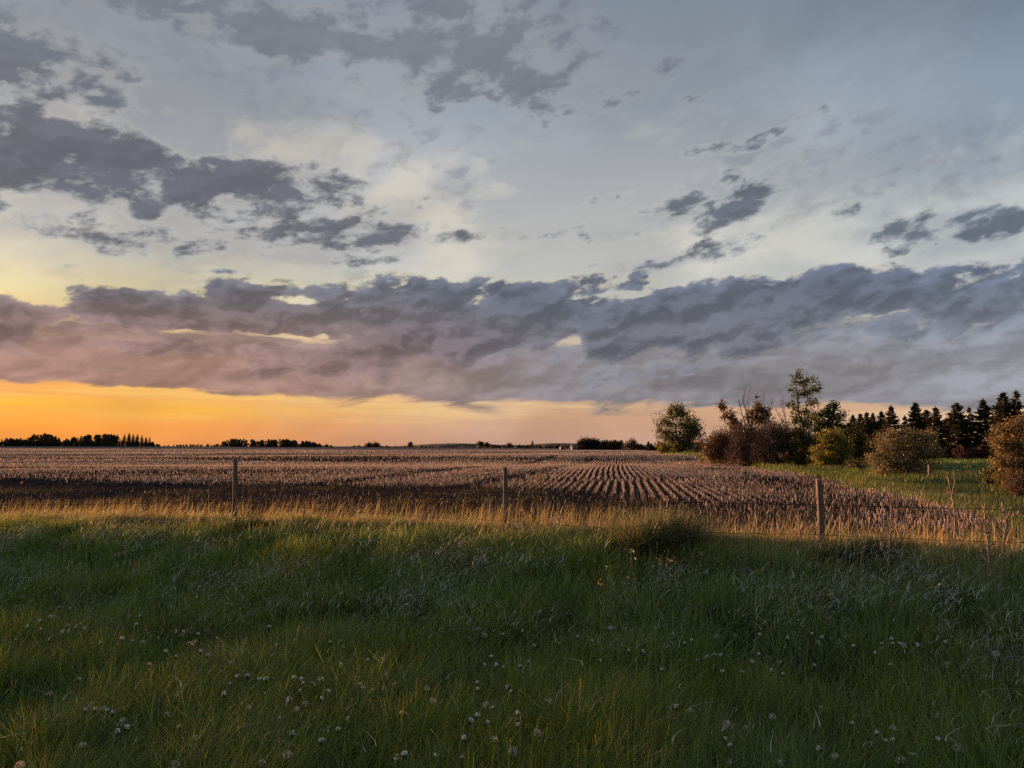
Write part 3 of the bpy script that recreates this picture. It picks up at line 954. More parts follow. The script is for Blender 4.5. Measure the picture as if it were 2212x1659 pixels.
def twiggy_shrub(name, label, px, base_py, y, lobes, n_twigs, seed, colours, leaf=0, leaf_size=0.06, palette=DULL, tw=0.02, group=None, cat='shrub'):
    """a bush of many fine bare stems, perhaps with few leaves"""
    rng = np.random.default_rng(seed)
    loc, L = local_lobes(px, base_py, y, lobes)
    segs, S, E, P = [], [], [], []
    vol = np.array([rx * ry for c, rx, ry in L])
    vol = vol / vol.sum()
    for (c, rx, ry), v in zip(L, vol):
        for k in range(max(5, int(26 * v))):
            foot = np.array([c[0] * 0.7 + rng.normal(0, rx * 0.35), rng.normal(0, rx * 0.35), -0.08])
            tip = c + rng.uniform(-1, 1, 3) * np.array([rx, rx, ry]) * 0.75
            segs += limb(rng, foot, tip, 0.028, 0.008, 4, 0.05)
        n = int(n_twigs * v)
        d = rng.normal(0, 1, (n, 3))
        d /= np.linalg.norm(d, axis=1, keepdims=True)
        q = c + d * np.array([rx, rx, ry]) * (rng.uniform(0.05, 1.0, (n, 1)) ** 0.45)
        ln = rng.uniform(0.25, 0.7, (n, 1)) * min(rx, ry, 1.2)
        dirn = d * np.array([1, 1, 0.5]) + np.array([0, 0, 0.7]) + rng.normal(0, 0.5, (n, 3))
        dirn /= np.linalg.norm(dirn, axis=1, keepdims=True)
        S.append(q - dirn * ln * 0.6)
        E.append(q + dirn * ln * 0.4)
        if leaf:
            nl = int(leaf * v)
            i = rng.integers(0, n, nl)
            P.append(S[-1][i] + (E[-1][i] - S[-1][i]) * rng.uniform(0.3, 1.05, (nl, 1)) + rng.normal(0, 0.04, (nl, 3)))
    S, E = np.concatenate(S), np.concatenate(E)
    ok = (S[:, 2] > -0.05) & (E[:, 2] > 0.05)
    S, E = S[ok], E[ok]
    root = empty(name, loc)
    tag(root, label, cat, group)
    V, F = tubes(segs, 4)
    tag(link('stems', mesh_np('stems', V, F, M_BARK), root), kind='stuff')
    pile = Pile()
    Vt, Ft = twig_ribbons(rng, S, E, tw)
    pile.add(Vt, Ft, pick(rng, len(S), colours, np.ones(len(colours))))
    tag(link('twigs', pile.mesh('twigs', M_TWIG), root), kind='stuff')
    if leaf:
        Q = np.concatenate(P)
        Q = Q[Q[:, 2] > 0.03]
        lp = Pile()
        lp.add(*leaf_quads(rng, Q, leaf_size, *palette, aspect=0.45))
        tag(link('leaves', lp.mesh('leaves', M_LEAF), root), kind='stuff')
    return root

def bare_tree(name, label, stems, y, seed, r=0.05, cat='bare tree', group=None, mat=None, twig=1.0):
    """leafless young tree; stems given as photograph points from foot to tip"""
    rng = np.random.default_rng(seed)
    foot = at(*stems[0][0], y)
    gz = hz1(foot.x, y)
    root = empty(name, (foot.x, y, gz))
    tag(root, label, cat, group)
    tseg, bseg = [], []
    for pts in stems:
        Q = []
        for i, (qx, qy) in enumerate(pts):
            w = at(qx, qy, y)
            Q.append(np.array([w.x - foot.x, rng.normal(0, 0.12) * (i > 0) * min(1, r / 0.04), w.z - gz]))
        if pts is stems[0]:
            Q[0][2] = -0.1
        n = len(Q) - 1
        for k in range(n):
            ra, rb = r * (1 - k / n) + 0.005, r * (1 - (k + 1) / n) + 0.005
            tseg += limb(rng, Q[k], Q[k + 1], ra, rb, 3, 0.02)
        tot = np.linalg.norm(Q[-1] - Q[0])
        for k in range(int(26 * twig)):
            t = rng.uniform(0.30, 0.97)
            f = t * n
            i = min(int(f), n - 1)
            p = Q[i] + (Q[i + 1] - Q[i]) * (f - i)
            a = rng.uniform(0, 2 * math.pi)
            ln = tot * rng.uniform(0.10, 0.26) * (1.25 - t)
            d = np.array([math.cos(a) * 0.7, math.sin(a) * 0.7, rng.uniform(0.5, 1.3)])
            e = p + d / np.linalg.norm(d) * ln
            bseg += limb(rng, p, e, r * 0.25 * (1.2 - t) + 0.004, 0.004, 3, 0.06)
            for _ in range(3):
                u = rng.uniform(0.3, 0.9)
                p2 = p + (e - p) * u
                d2 = d / np.linalg.norm(d) + rng.normal(0, 0.55, 3)
                bseg += limb(rng, p2, p2 + d2 / np.linalg.norm(d2) * ln * rng.uniform(0.25, 0.5), 0.005, 0.003, 2, 0.05)
    V, F = tubes(tseg)
    link('trunk', mesh_np('trunk', V, F, mat or M_PALEBARK, smooth=True), root)
    if bseg:
        V, F = tubes(bseg, 3)
        tag(link('branches', mesh_np('branches', V, F, mat or M_PALEBARK), root), kind='stuff')
    return root

# spruces: a few grown forms, shared by the copies
SPRUCE = [(0.048, 0.050, 0.026), (0.062, 0.060, 0.032), (0.080, 0.064, 0.038)]
def spruce_meshes(seed, H=10.0, rad=2.2, sparse=1.0, dens=1.0):
    rng = np.random.default_rng(seed)
    segs = limb(rng, (0, 0, -0.2), (rng.normal(0, 0.1), rng.normal(0, 0.1), H), 0.16, 0.015, 8, 0.006)
    S, E, Wd = [], [], []
    z = H * 0.06
    while z < H * 0.985:
        t = z / H
        L0 = rad * (1 - t) ** 0.85 * (0.35 + 0.65 * min(1, t / 0.10)) + 0.10
        nb = max(3, int((7 if t < 0.8 else 5) * dens))
        a0 = rng.uniform(0, 6.28)
        for k in range(nb):
            if rng.random() > sparse:
                continue
            a = a0 + 2 * math.pi * k / nb + rng.normal(0, 0.25)
            L = L0 * rng.uniform(0.45, 1.30)
            slope = -0.42 + 0.80 * t + rng.normal(0, 0.14)
            p = np.array([0, 0, z])
            d = np.array([math.cos(a), math.sin(a), slope])
            tip = p + d * L
            tip[2] += 0.10 * L
            segs.append((p, tip, 0.03 * (1 - t) + 0.008, 0.005))
            m = max(3, int(L / 0.15))
            for q in range(m):
                u = (q + rng.uniform(0.2, 0.9)) / m
                if u < 0.12:
                    continue
                c = p + (tip - p) * u
                side = np.array([-math.sin(a), math.cos(a), 0])
                for sg in (-1, 1):
                    ln = (0.16 + 0.34 * (1 - u)) * min(1.0, L / 1.2 + 0.25) * rng.uniform(0.7, 1.3)
                    e = c + side * sg * ln * 0.8 + d * ln * 0.55 + np.array([0, 0, -0.30 * ln + rng.normal(0, 0.05)])
                    S.append(c)
                    E.append(e)
                    Wd.append(0.19 + 0.12 * rng.random())
            S.append(p + (tip - p) * 0.7)
            E.append(tip + d * 0.12)
            Wd.append(0.14)
        z += (0.15 + 0.20 * (1 - t)) * rng.uniform(0.7, 1.3) * H / 10.0
    S.append(np.array([0, 0, H - 0.7]))
    E.append(np.array([0, 0, H + 0.25]))
    Wd.append(0.16)
    S, E, Wd = np.array(S), np.array(E), np.array(Wd)
    V, F = tubes(segs, 4)
    tm = mesh_np('trunk', V, F, M_BARK)
    pile = Pile()
    Vt, Ft = twig_ribbons(rng, S, E, Wd)
    # blunt, leaf-like sprays rather than pointed ribbons
    Vt[:, 2:] = Vt[:, 2:] * 1.0 + (Vt[:, [1, 0]] - S[:, None, :]) * 0.45
    pile.add(Vt, Ft, pick(rng, len(S), SPRUCE, [2, 2, 1]))
    return tm, pile.mesh('crown', M_NEEDLE)

FORMS = [spruce_meshes(101, 10, 2.3), spruce_meshes(102, 10, 2.0, 0.9), spruce_meshes(103, 10, 2.6), spruce_meshes(104, 10, 1.7, 0.72), spruce_meshes(105, 10, 2.1, 0.8)]
def spruce(form, px, top_py, base_py, y, label, group, wide=1.0, rot=0.0, name='spruce_tree'):
    b = at(px, base_py, y)
    t = at(px, top_py, y)
    gz = hz1(b.x, y)
    h = (t.z - gz) / 10.1
    root = empty(name, (b.x, y, gz))
    root.rotation_euler.z = rot
    root.scale = (h * wide * 1.65, h * wide * 1.65, h)
    tag(root, label, 'spruce', group)
    link('trunk', FORMS[form][0], root)
    tag(link('crown', FORMS[form][1], root), kind='stuff')
    return root

def build_trees():
    # the lone poplar at the far corner of the field
    leafy_tree('poplar_tree', 'dark broad poplar standing alone at the far corner of the stubble, left of the hedge', 'tree', 1470, 978, 170,
        [(1462, 890, 24, 18), (1440, 905, 20, 20), (1480, 915, 30, 26), (1502, 920, 18, 18), (1432, 932, 20, 18), (1462, 945, 34, 24), (1497, 945, 22, 24), (1455, 968, 30, 14), (1484, 966, 28, 16), (1447, 882, 12, 10), (1482, 886, 12, 12), (1418, 925, 8, 10), (1516, 930, 8, 14)],
        5200, 0.40, POPLAR, 1, 0.24, twigs=16, cl=0.30, stems=3)
    leafy_tree('bush', 'low olive bush at the left foot of the lone poplar', 'bush', 1436, 980, 165, [(1436, 968, 16, 12), (1428, 972, 8, 8)], 700, 0.35, GOLD, 2, 0.05, stems=3, cl=0.25)
    leafy_tree('bush', 'dark bush at the right foot of the lone poplar', 'bush', 1515, 980, 160, [(1512, 964, 14, 16), (1526, 970, 12, 12)], 800, 0.35, DULL, 3, 0.05, stems=3, cl=0.25)
    # hedge along the grass strip
    leafy_tree('poplar_tree', 'leaning young poplar with a sparse top at the left end of the hedge', 'tree', 1597, 1002, 62,
        [(1564, 876, 11, 12), (1574, 893, 13, 13), (1585, 912, 17, 15), (1598, 930, 16, 16), (1580, 945, 24, 18), (1552, 950, 14, 16)], 2300, 0.15, DULL, 4, 0.08, cl=0.16)
    leafy_tree('poplar_tree', 'short leafy tree behind the bare saplings in the hedge', 'tree', 1640, 1000, 66,
        [(1640, 882, 17, 13), (1622, 895, 12, 13), (1655, 892, 12, 14), (1643, 905, 24, 13)], 1900, 0.15, DULL, 5, 0.07, cl=0.16)
    bare_tree('bare_tree', 'tallest bare grey tree in the hedge, many thin upright stems', [[(1622, 1000), (1616, 900), (1618, 825)], [(1622, 960), (1600, 890), (1592, 850)], [(1620, 930), (1634, 880), (1634, 846)], [(1620, 920), (1606, 870), (1608, 834)]], 61, 6, 0.055, twig=0.8)
    bare_tree('bare_tree', 'slender bare sapling right of the tallest bare tree in the hedge', [[(1655, 1000), (1652, 900), (1650, 838)], [(1654, 930), (1662, 890), (1668, 862)]], 60, 7, 0.035, twig=0.9)
    bare_tree('bare_tree', 'leaning bare sapling between the bare trees and the tall poplar', [[(1716, 1000), (1695, 905), (1682, 843)], [(1708, 960), (1690, 910), (1672, 880)], [(1712, 975), (1702, 920), (1690, 880)]], 57, 8, 0.045, twig=0.8)
    PURPLE = [(0.145, 0.108, 0.094), (0.115, 0.086, 0.076), (0.185, 0.138, 0.116)]
    BROWN = [(0.12, 0.082, 0.058), (0.095, 0.066, 0.048), (0.155, 0.11, 0.078)]
    twiggy_shrub('shrub', 'brown leafless shrub at the left end of the hedge', 1560, 1000, 61, [(1560, 960, 26, 28), (1540, 975, 20, 20), (1580, 975, 22, 22)], 2600, 31, BROWN, 900, 0.12, DULL, 0.035)
    twiggy_shrub('shrub', 'purplish bare shrub below the tallest bare tree', 1612, 1008, 58, [(1612, 950, 34, 36), (1600, 980, 32, 24), (1630, 978, 28, 26)], 4200, 32, PURPLE, 300, 0.12, DULL, 0.035)
    twiggy_shrub('shrub', 'wide purple twiggy shrub left of the tall poplar', 1672, 1012, 56, [(1668, 946, 34, 36), (1655, 980, 34, 26), (1694, 965, 26, 36)], 4600, 33, PURPLE, 250, 0.12, DULL, 0.035)
    leafy_tree('bush', 'dull green rounded bush at the foot of the tall poplar', 'bush', 1718, 1018, 54, [(1718, 975, 24, 26), (1706, 995, 24, 18), (1734, 992, 20, 20)], 2300, 0.13, ([(0.062, 0.062, 0.026), (0.050, 0.052, 0.022), (0.075, 0.066, 0.032)], [1, 1, 1]), 9, 0.05, stems=4, cl=0.15)
    leafy_tree('poplar_tree', 'tallest poplar with an airy crown, rising above the hedge', 'tree', 1740, 1015, 55,
        [(1722, 805, 11, 12), (1716, 822, 10, 9), (1735, 823, 14, 14), (1757, 822, 12, 9), (1768, 838, 14, 10), (1745, 845, 20, 12), (1722, 850, 16, 9), (1707, 838, 9, 6), (1702, 872, 9, 7), (1756, 866, 18, 9), (1718, 876, 14, 8),
         (1735, 890, 22, 10), (1712, 905, 14, 12), (1740, 912, 26, 14), (1760, 900, 12, 10), (1728, 935, 22, 16), (1748, 945, 24, 18)],
        3300, 0.15, POPLAR, 10, 0.10, twigs=11, cl=0.19, more=1.25)
    leafy_tree('poplar_tree', 'leafy poplar with pointed shoots close right of the tallest poplar', 'tree', 1792, 1018, 53,
        [(1803, 872, 9, 13), (1786, 877, 9, 11), (1796, 890, 20, 12), (1772, 895, 14, 12), (1815, 898, 14, 12), (1790, 912, 26, 14), (1762, 920, 16, 14), (1825, 915, 12, 10), (1802, 932, 26, 16), (1782, 945, 24, 18)],
        3600, 0.14, ([(0.048, 0.066, 0.018), (0.064, 0.080, 0.020), (0.038, 0.054, 0.016)], [2, 2, 2]), 11, 0.09, twigs=13, cl=0.17, more=1.5)
    leafy_tree('willow_bush', 'golden green leafy bush in the hedge below the pointed poplar', 'bush', 1795, 1026, 50,
        [(1790, 945, 22, 22), (1772, 965, 22, 22), (1815, 950, 24, 24), (1800, 975, 34, 26), (1768, 995, 22, 20), (1830, 985, 24, 26), (1795, 1005, 36, 16)], 6200, 0.11, GOLD, 12, 0.05, stems=6, cl=0.15)
    leafy_tree('bush', 'dark green bush behind the right shoulder of the golden hedge bush', 'bush', 1838, 1012, 58, [(1838, 930, 16, 22), (1850, 950, 18, 26), (1835, 970, 20, 26), (1852, 985, 16, 20)], 2600, 0.15, ([(0.034, 0.046, 0.016), (0.044, 0.054, 0.018)], [1, 1]), 13, 0.06, stems=4, cl=0.16)
    leafy_tree('bush', 'small weedy bush between the golden bush and the round willow', 'bush', 1848, 1032, 44, [(1845, 1006, 14, 18), (1858, 1012, 12, 14), (1834, 1015, 8, 12)], 1100, 0.08, ([(0.080, 0.080, 0.036), (0.06, 0.066, 0.028)], [1, 1]), 14, 0.02, stems=4, cl=0.12)
    leafy_tree('bush', 'rust brown leafy bush behind the purple shrub, filling the hedge', 'bush', 1690, 1008, 60, [(1690, 935, 24, 26), (1705, 955, 22, 26), (1672, 950, 20, 24), (1690, 980, 30, 24)], 1800, 0.15, DULL, 18, 0.06, stems=4, cl=0.16)
    leafy_tree('bush', 'brown leafy bush behind the left half of the hedge', 'bush', 1590, 1004, 66, [(1590, 940, 22, 22), (1612, 935, 20, 20), (1575, 965, 22, 22), (1605, 970, 26, 24)], 1700, 0.16, DULL, 19, 0.06, stems=4, cl=0.17)
    leafy_tree('bush', 'deep green bush between the tallest poplar and the golden bush', 'bush', 1762, 1016, 57, [(1762, 950, 20, 24), (1750, 975, 20, 22), (1774, 980, 22, 24)], 1500, 0.15, POPLAR, 20, 0.06, stems=4, cl=0.16)
    for k, (px, top, pal, lab) in enumerate(((1555, 925, DULL, 'rust leafed bush at the back of the left hedge end'), (1640, 918, GOLD, 'olive leafed bush at the back of the hedge behind the purple shrubs'), (1725, 915, DULL, 'brown leafed bush at the back of the hedge behind the tallest poplar'), (1815, 905, POPLAR, 'green bush at the back of the hedge right of the pointed poplar'), (1868, 935, DULL, 'brown bush at the back of the hedge behind the round willow'))):
        leafy_tree('bush', lab, 'bush', px, 1002, 72, [(px, top + 22, 26, 22), (px - 20, top + 38, 22, 24), (px + 22, top + 36, 22, 24), (px, top + 62, 36, 26)], 1500, 0.19, pal, 400 + k, 0.07, stems=4, cl=0.2)
    # round willow and the bush at the right border
    leafy_tree('willow_bush', 'large round grey-green willow bush standing before the dark spruces', 'bush', 1955, 1046, 36,
        [(1925, 945, 32, 18), (1965, 938, 36, 16), (2000, 948, 30, 18), (1895, 968, 24, 22), (1940, 965, 44, 24), (1990, 972, 40, 26), (2022, 975, 18, 22), (1890, 1000, 22, 24), (1930, 1000, 46, 26), (1985, 1005, 42, 24), (1905, 1022, 26, 14), (1955, 1025, 44, 14)],
        13000, 0.062, WILLOW, 15, 0.05, stems=9, cl=0.11, twigs=26)
    leafy_tree('willow_bush', 'big russet bush cut off by the right border of the picture', 'bush', 2205, 1090, 24,
        [(2168, 925, 20, 18), (2195, 915, 26, 18), (2230, 920, 34, 24), (2160, 955, 26, 24), (2200, 955, 40, 30), (2250, 965, 40, 40), (2165, 990, 26, 26), (2205, 1000, 44, 34), (2260, 1010, 40, 40), (2180, 1035, 28, 26), (2225, 1045, 40, 28)],
        11000, 0.052, ([(0.16, 0.122, 0.058), (0.12, 0.100, 0.048), (0.19, 0.140, 0.075)], [2, 2, 1]), 16, 0.05, stems=9, cl=0.10, twigs=26)
    leafy_tree('bush', 'low green bush at the left foot of the russet border bush', 'bush', 2160, 1068, 26, [(2152, 1018, 18, 18), (2135, 1030, 12, 14), (2168, 1040, 20, 16)], 2600, 0.05, ([(0.062, 0.074, 0.026), (0.048, 0.060, 0.022)], [1, 1]), 17, 0.02, stems=5, cl=0.09)
    twiggy_shrub('shrub', 'low pinkish brown shrub under the russet border bush', 2200, 1098, 22.5, [(2198, 1050, 22, 28), (2212, 1066, 20, 20)], 1600, 34, [(0.12, 0.085, 0.065), (0.09, 0.065, 0.05)], 1500, 0.035, ([(0.12, 0.088, 0.066), (0.10, 0.078, 0.05)], [1, 1]), 0.010)
    # spruces beyond the meadow
    g = 'spruces in the windbreak beyond the meadow'
    small = ' small dark spruce in the close row right behind the hedge'
    ords = ['leftmost', 'second from left', 'third from left', 'fourth from left', 'rightmost']
    rows = [
        (0, 1846, 896, 104, 0.8, small), (1, 1862, 892, 106, 0.8, small), (4, 1876, 889, 104, 0.8, small), (0, 1889, 892, 107, 0.75, small), (2, 1908, 888, 103, 0.85, small),
        (1, 1929, 876, 97, 0.85, 'slim spruce standing just left above the round willow'),
        (3, 1958, 898, 99, 0.9, 'short ragged spruce over the top of the round willow'),
        (0, 1982, 869, 95, 0.9, 'pointed spruce rising over the right half of the round willow'),
        (2, 2006, 884, 98, 0.85, 'blunt spruce between two pointed ones right of the willow'),
        (4, 2026, 878, 95, 0.9, 'dense spruce right of the blunt one, above the willow edge'),
        (2, 2072, 869, 91, 1.0, 'broad heavy spruce behind the open meadow'),
        (3, 2099, 879, 93, 0.75, 'thin half bare spruce right of the broad heavy one'),
        (1, 2130, 862, 90, 1.0, 'open branched spruce at the right end of the meadow'),
        (0, 2174, 847, 86, 1.0, 'tall spruce above the russet border bush'),
        (3, 2203, 843, 87, 0.8, 'thin bare topped spruce at the right border'),
        (1, 2246, 850, 88, 1.0, 'spruce beyond the right border of the picture'),
        (4, 2048, 902, 100, 0.9, 'low spruce filling the gap left of the broad heavy one'),
    ]
    for i, (f, px, top, y, wd, lab) in enumerate(rows):
        lab = ords[i] + lab if lab is small else lab
        spruce(f, px, top, 991, y, lab, g, wd, i * 1.3)
    for k, (px, y, lab) in enumerate(((2078, 88, 'low reddish bare shrub under the broad heavy spruce'), (2112, 88, 'low reddish bare shrub between two spruce trunks'), (2146, 86, 'low reddish bare shrub at the foot of the open branched spruce'))):
        twiggy_shrub('shrub', lab, px, 991, y, [(px, 978, 18, 12), (px + 14, 982, 12, 9)], 700, 60 + k, [(0.09, 0.05, 0.05), (0.07, 0.045, 0.04)], 0, tw=0.05)
    twiggy_shrub('shrub', 'dark brush filling the gap under the far hedge end', 1535, 990, 130, [(1530, 962, 18, 22), (1548, 958, 18, 26)], 900, 66, BROWN, 900, 0.25, DULL, 0.07)

def build_shade_bushes():
    """unseen bushes added left of the frame to keep the low sun off the verge"""
    for k, (x, y, h, lab) in enumerate(((-17.9, 20.8, 3.4, 'added shade bush on the fence line, unseen just left of the picture'), (-20.6, 17.6, 3.4, 'added shade bush on the verge left of the picture, second from the fence'), (-23.2, 14.2, 3.4, 'added shade bush on the verge left of the picture, third from the fence'), (-25.0, 10.6, 3.2, 'added shade bush on the verge left of the picture, farthest from the fence'), (-19.1, 19.2, 2.8, 'lower added shade bush between the first two left of the picture'))):
        q = 739.5 * math.cos(PITCH) * 2212 / 1024 / y
        px = lambda dx: 1106 + (x + dx) * q
        py = lambda z: 963.5 - (z - EYE) * q
        leafy_tree('bush', lab, 'bush', px(0), py(hz1(x, y)), y,
            [(px(0), py(h * 0.72), 1.5 * q, h * 0.26 * q), (px(-1.3), py(h * 0.45), 1.2 * q, h * 0.28 * q), (px(1.3), py(h * 0.45), 1.2 * q, h * 0.28 * q), (px(0), py(h * 0.28), 2.1 * q, h * 0.24 * q)],
            5600, 0.15, WILLOW, 120 + k, 0.05, stems=6, cl=0.16, twigs=22)

build_trees()
build_shade_bushes()

# ---------------------------------------------------------------- the far side of the field
def clump_mass(name, label, px0, px1, y, tops, base_py, leaf, colours, seed, per=1.0, spiky=0.0, depth=18.0):
    """a distant wood that reads as one mass: leaf clumps filling tree-shaped columns under a skyline"""
    rng = np.random.default_rng(seed)
    P = []
    segs = []
    k = y * (1024 / 2212) / LENS_PX
    xs = np.array([t[0] for t in tops], float)
    hs = np.array([t[1] for t in tops], float)
    n = int((px1 - px0) * k / (leaf * 2.4) * 3.6)
    for i in range(n):
        px = rng.uniform(px0, px1)
        yy = y + rng.uniform(0, depth)
        top = np.interp(px, xs, hs) + rng.uniform(0, 4.0) - rng.uniform(0, 2.0)
        w = at(px, top, yy)
        gz = hz1(w.x, yy)
        H = w.z - gz
        if H < 0.6:
            continue
        rad = min(H * 0.34, leaf * 3.2) * rng.uniform(0.7, 1.2)
        m = int(52 * per * (0.6 + H / 9))
        t = rng.uniform(0.02, 1, m)
        prof = np.sin(np.clip(t, 0, 1) * math.pi * 0.86 + 0.35) if rng.random() > spiky else (1 - t) ** 0.8
        a = rng.uniform(0, 6.28, m)
        r = rad * np.abs(prof) * np.sqrt(rng.uniform(0, 1, m))
        P.append(np.stack([w.x + np.cos(a) * r, yy + np.sin(a) * r, gz + t * H], -1))
        segs.append(((w.x, yy, gz - 0.3), (w.x, yy, gz + H * 0.8), 0.10, 0.03))
    P = np.concatenate(P)
    pile = Pile()
    pile.add(*leaf_quads(rng, P, leaf, colours, np.ones(len(colours)), aspect=0.9, droop=0))
    # trunks as upright ribbons inside the mass
    A = np.array([s[0] for s in segs])
    B = np.array([s[1] for s in segs])
    V, F = twig_ribbons(rng, A, B, 0.3)
    pile.add(V, F, np.full((len(A), 3), 0.03))
    tag(link(name, pile.mesh(name, M_LEAF)), label, 'woods', kind='stuff')

ORD = ['leftmost', 'second from left', 'third from left', 'fourth from left', 'fifth from left', 'sixth from left', 'seventh from left', 'eighth from left', 'ninth from left', 'tenth from left', 'eleventh from left', 'rightmost']

def build_far():
    DK = [(0.034, 0.030, 0.016), (0.044, 0.036, 0.020), (0.028, 0.026, 0.014)]
    OL = [(0.045, 0.044, 0.022), (0.055, 0.050, 0.026), (0.038, 0.036, 0.020)]
    # hills on the horizon
    rng = np.random.default_rng(5)
    pxs = np.linspace(560, 1480, 120)
    V, F = [], []
    prof = [(560, 965), (860, 964), (890, 961), (930, 958.8), (990, 957.5), (1040, 958.8), (1090, 961), (1130, 961), (1180, 957.6), (1230, 957.6), (1290, 960), (1480, 962.5)]
    Y = 3600.0
    for i, px in enumerate(pxs):
        top = np.interp(px, [p[0] for p in prof], [p[1] for p in prof]) + 0.7 * (fbm(np.array([px / 14.0]), np.array([3.0]), 3)[0] - 0.5)
        w = at(px, top, Y)
        V += [(w.x, Y - 500, -4), (w.x, Y - 180, max(0.35 * w.z, -3)), (w.x, Y, w.z), (w.x, Y + 700, -4)]
        if i:
            a = (i - 1) * 4
            F += [(a + k, a + k + 4, a + k + 5, a + k + 1) for k in range(3)]
    m = rough_mat('far hillside', [(0.35, (0.05, 0.05, 0.035, 1)), (0.65, (0.10, 0.085, 0.065, 1))], 0.012, 0.4, 0.05)
    tag(link('hills', mesh_np('hills', np.array(V), np.array(F), m, smooth=True)), kind='structure')

    # belts of trees along the horizon
    clump_mass('far_treeline', 'low dark tree belt on the horizon across the middle', 760, 1270, 900, [(760, 961), (800, 962.5), (860, 964), (980, 963), (1060, 960.5), (1120, 962), (1200, 961), (1270, 960)], 968, 1.5, OL, 41, 0.55, depth=60)
    clump_mass('far_brush', 'line of low brush on the horizon between the two left woods', 320, 720, 760, [(320, 958), (360, 962), (440, 960.5), (500, 959), (600, 960), (690, 960), (720, 962)], 968, 1.3, OL, 42, 0.55, depth=40)
    clump_mass('woods', 'long dark flat topped wood on the skyline left of centre', 482, 692, 620, [(482, 951), (495, 948.5), (530, 949.5), (560, 950.5), (600, 949), (640, 950), (665, 953), (692, 958)], 965, 1.25, DK, 43, 1.1, depth=30)
    clump_mass('woods', 'dark rounded wood on the skyline at the far left', 60, 128, 560, [(60, 947), (74, 938.5), (95, 936.5), (112, 938.5), (128, 947)], 962, 1.1, DK, 44, 1.2, 0.5, depth=24)
    clump_mass('woods', 'dark wood with a level top on the skyline left of the open spruces', 140, 255, 560, [(140, 950), (152, 945), (180, 941.5), (205, 938.5), (240, 938.5), (255, 939)], 962, 1.1, DK, 45, 1.2, 0.4, depth=24)
    clump_mass('bushes', 'low bushes at the extreme left of the skyline', -120, 64, 540, [(-120, 946), (0, 951), (12, 946.5), (40, 947.5), (64, 952)], 961, 1.0, DK, 46, 1.0, depth=20)
    clump_mass('brush', 'low soft brush along the foot of the far left woods', -60, 345, 545, [(-60, 954), (60, 953), (130, 951), (150, 953), (260, 952), (330, 956), (345, 959)], 963, 0.9, DK, 49, 0.8, depth=14)
    g = 'open spruces at the right end of the left woods'
    for i, (px, top, f, wd) in enumerate(((233, 938, 1, 0.8), (243, 941, 4, 0.8), (252, 938, 3, 0.9), (268, 938, 3, 0.9), (278, 935, 1, 0.8), (287, 937, 3, 0.9), (296, 938, 4, 0.9), (306, 940, 3, 0.9), (315, 944, 1, 0.9), (323, 943, 3, 0.7))):
        spruce(f, px, top, 962, 560, ORD[i] + ' spruce in the open row ending the left skyline woods', g, wd, i * 0.9)
    # small trees standing out of the belt
    for k, (px, top, w, y, lab) in enumerate(((797, 957.5, 8, 700, 'left one of two small trees on the horizon left of centre'), (812, 957.6, 9, 700, 'right one of two small trees on the horizon left of centre'), (886, 955.5, 5, 800, 'single small round tree alone on the horizon before the pale hills'),
                                                (1038, 954.5, 8, 760, 'ragged tree pair on the horizon right of the pale hills'), (1052, 956.5, 8, 760, 'round tree close right of the ragged horizon tree'), (1100, 958.5, 6, 760, 'small squat tree on the horizon belt left of the tower'))):
        leafy_tree('horizon_tree', lab, 'tree', px, 967, y, [(px, top + 2.6, w * 0.5, 2.6), (px + w * 0.35, top + 4.5, w * 0.4, 2.6), (px - w * 0.3, top + 5, w * 0.4, 2.6)], 260, 1.2, (OL, [1, 1, 1]), 70 + k, 0.2, twigs=8, cl=0.8)
    # grove behind the bins: broadleaves at its left, spruces to the right
    for k, (px, top, w, lab) in enumerate(((1258, 949.5, 9, 'broadleaf tree at the left end of the grove behind the bins'), (1270, 948, 10, 'taller broadleaf tree second from the left in the bin grove'), (1284, 949, 9, 'broadleaf tree next to the first spruces of the bin grove'))):
        leafy_tree('grove_tree', lab, 'tree', px, 974, 440, [(px, top + 5, w * 0.8, 5), (px - w * 0.4, top + 11, w * 0.6, 7), (px + w * 0.4, top + 10, w * 0.6, 7), (px, top + 17, w, 6)], 900, 0.85, (DK, [1, 1, 1]), 80 + k, 0.2, twigs=10, cl=0.7)
    clump_mass('undergrowth', 'dark undergrowth along the foot of the grove behind the bins', 1246, 1348, 432, [(1246, 966), (1260, 961), (1330, 961), (1348, 964)], 974, 0.8, DK, 47, 1.2, depth=10)
    g = 'pointed spruces in the grove behind the grain bins'
    for i, px in enumerate((1291, 1296, 1301, 1306, 1311, 1316, 1320, 1325, 1330, 1335, 1340, 1344)):
        spruce((0, 1, 2, 4)[i % 4], px, 949 + (i * 7 % 4) * 0.8, 974, 440 + (i * 5 % 7), ORD[i] + ' pointed dark spruce in the grove behind the grain bins', g, 1.25, i * 0.7)
    # between grove and lone poplar
    leafy_tree('bush', 'round brown tree standing apart, right of the bin grove', 'tree', 1363, 974, 330, [(1363, 955, 9, 7), (1355, 962, 8, 7), (1370, 962, 8, 7), (1362, 968, 14, 5)], 1100, 0.6, (OL, [1, 1, 1]), 90, 0.12, stems=2, cl=0.5)
    leafy_tree('bush', 'smaller round bush right of the round brown tree', 'bush', 1381, 974, 330, [(1381, 966, 8, 6), (1386, 968, 6, 5)], 500, 0.6, (OL, [1, 1, 1]), 91, 0.08, stems=2, cl=0.5)
    g = 'small far spruces left of the lone poplar'
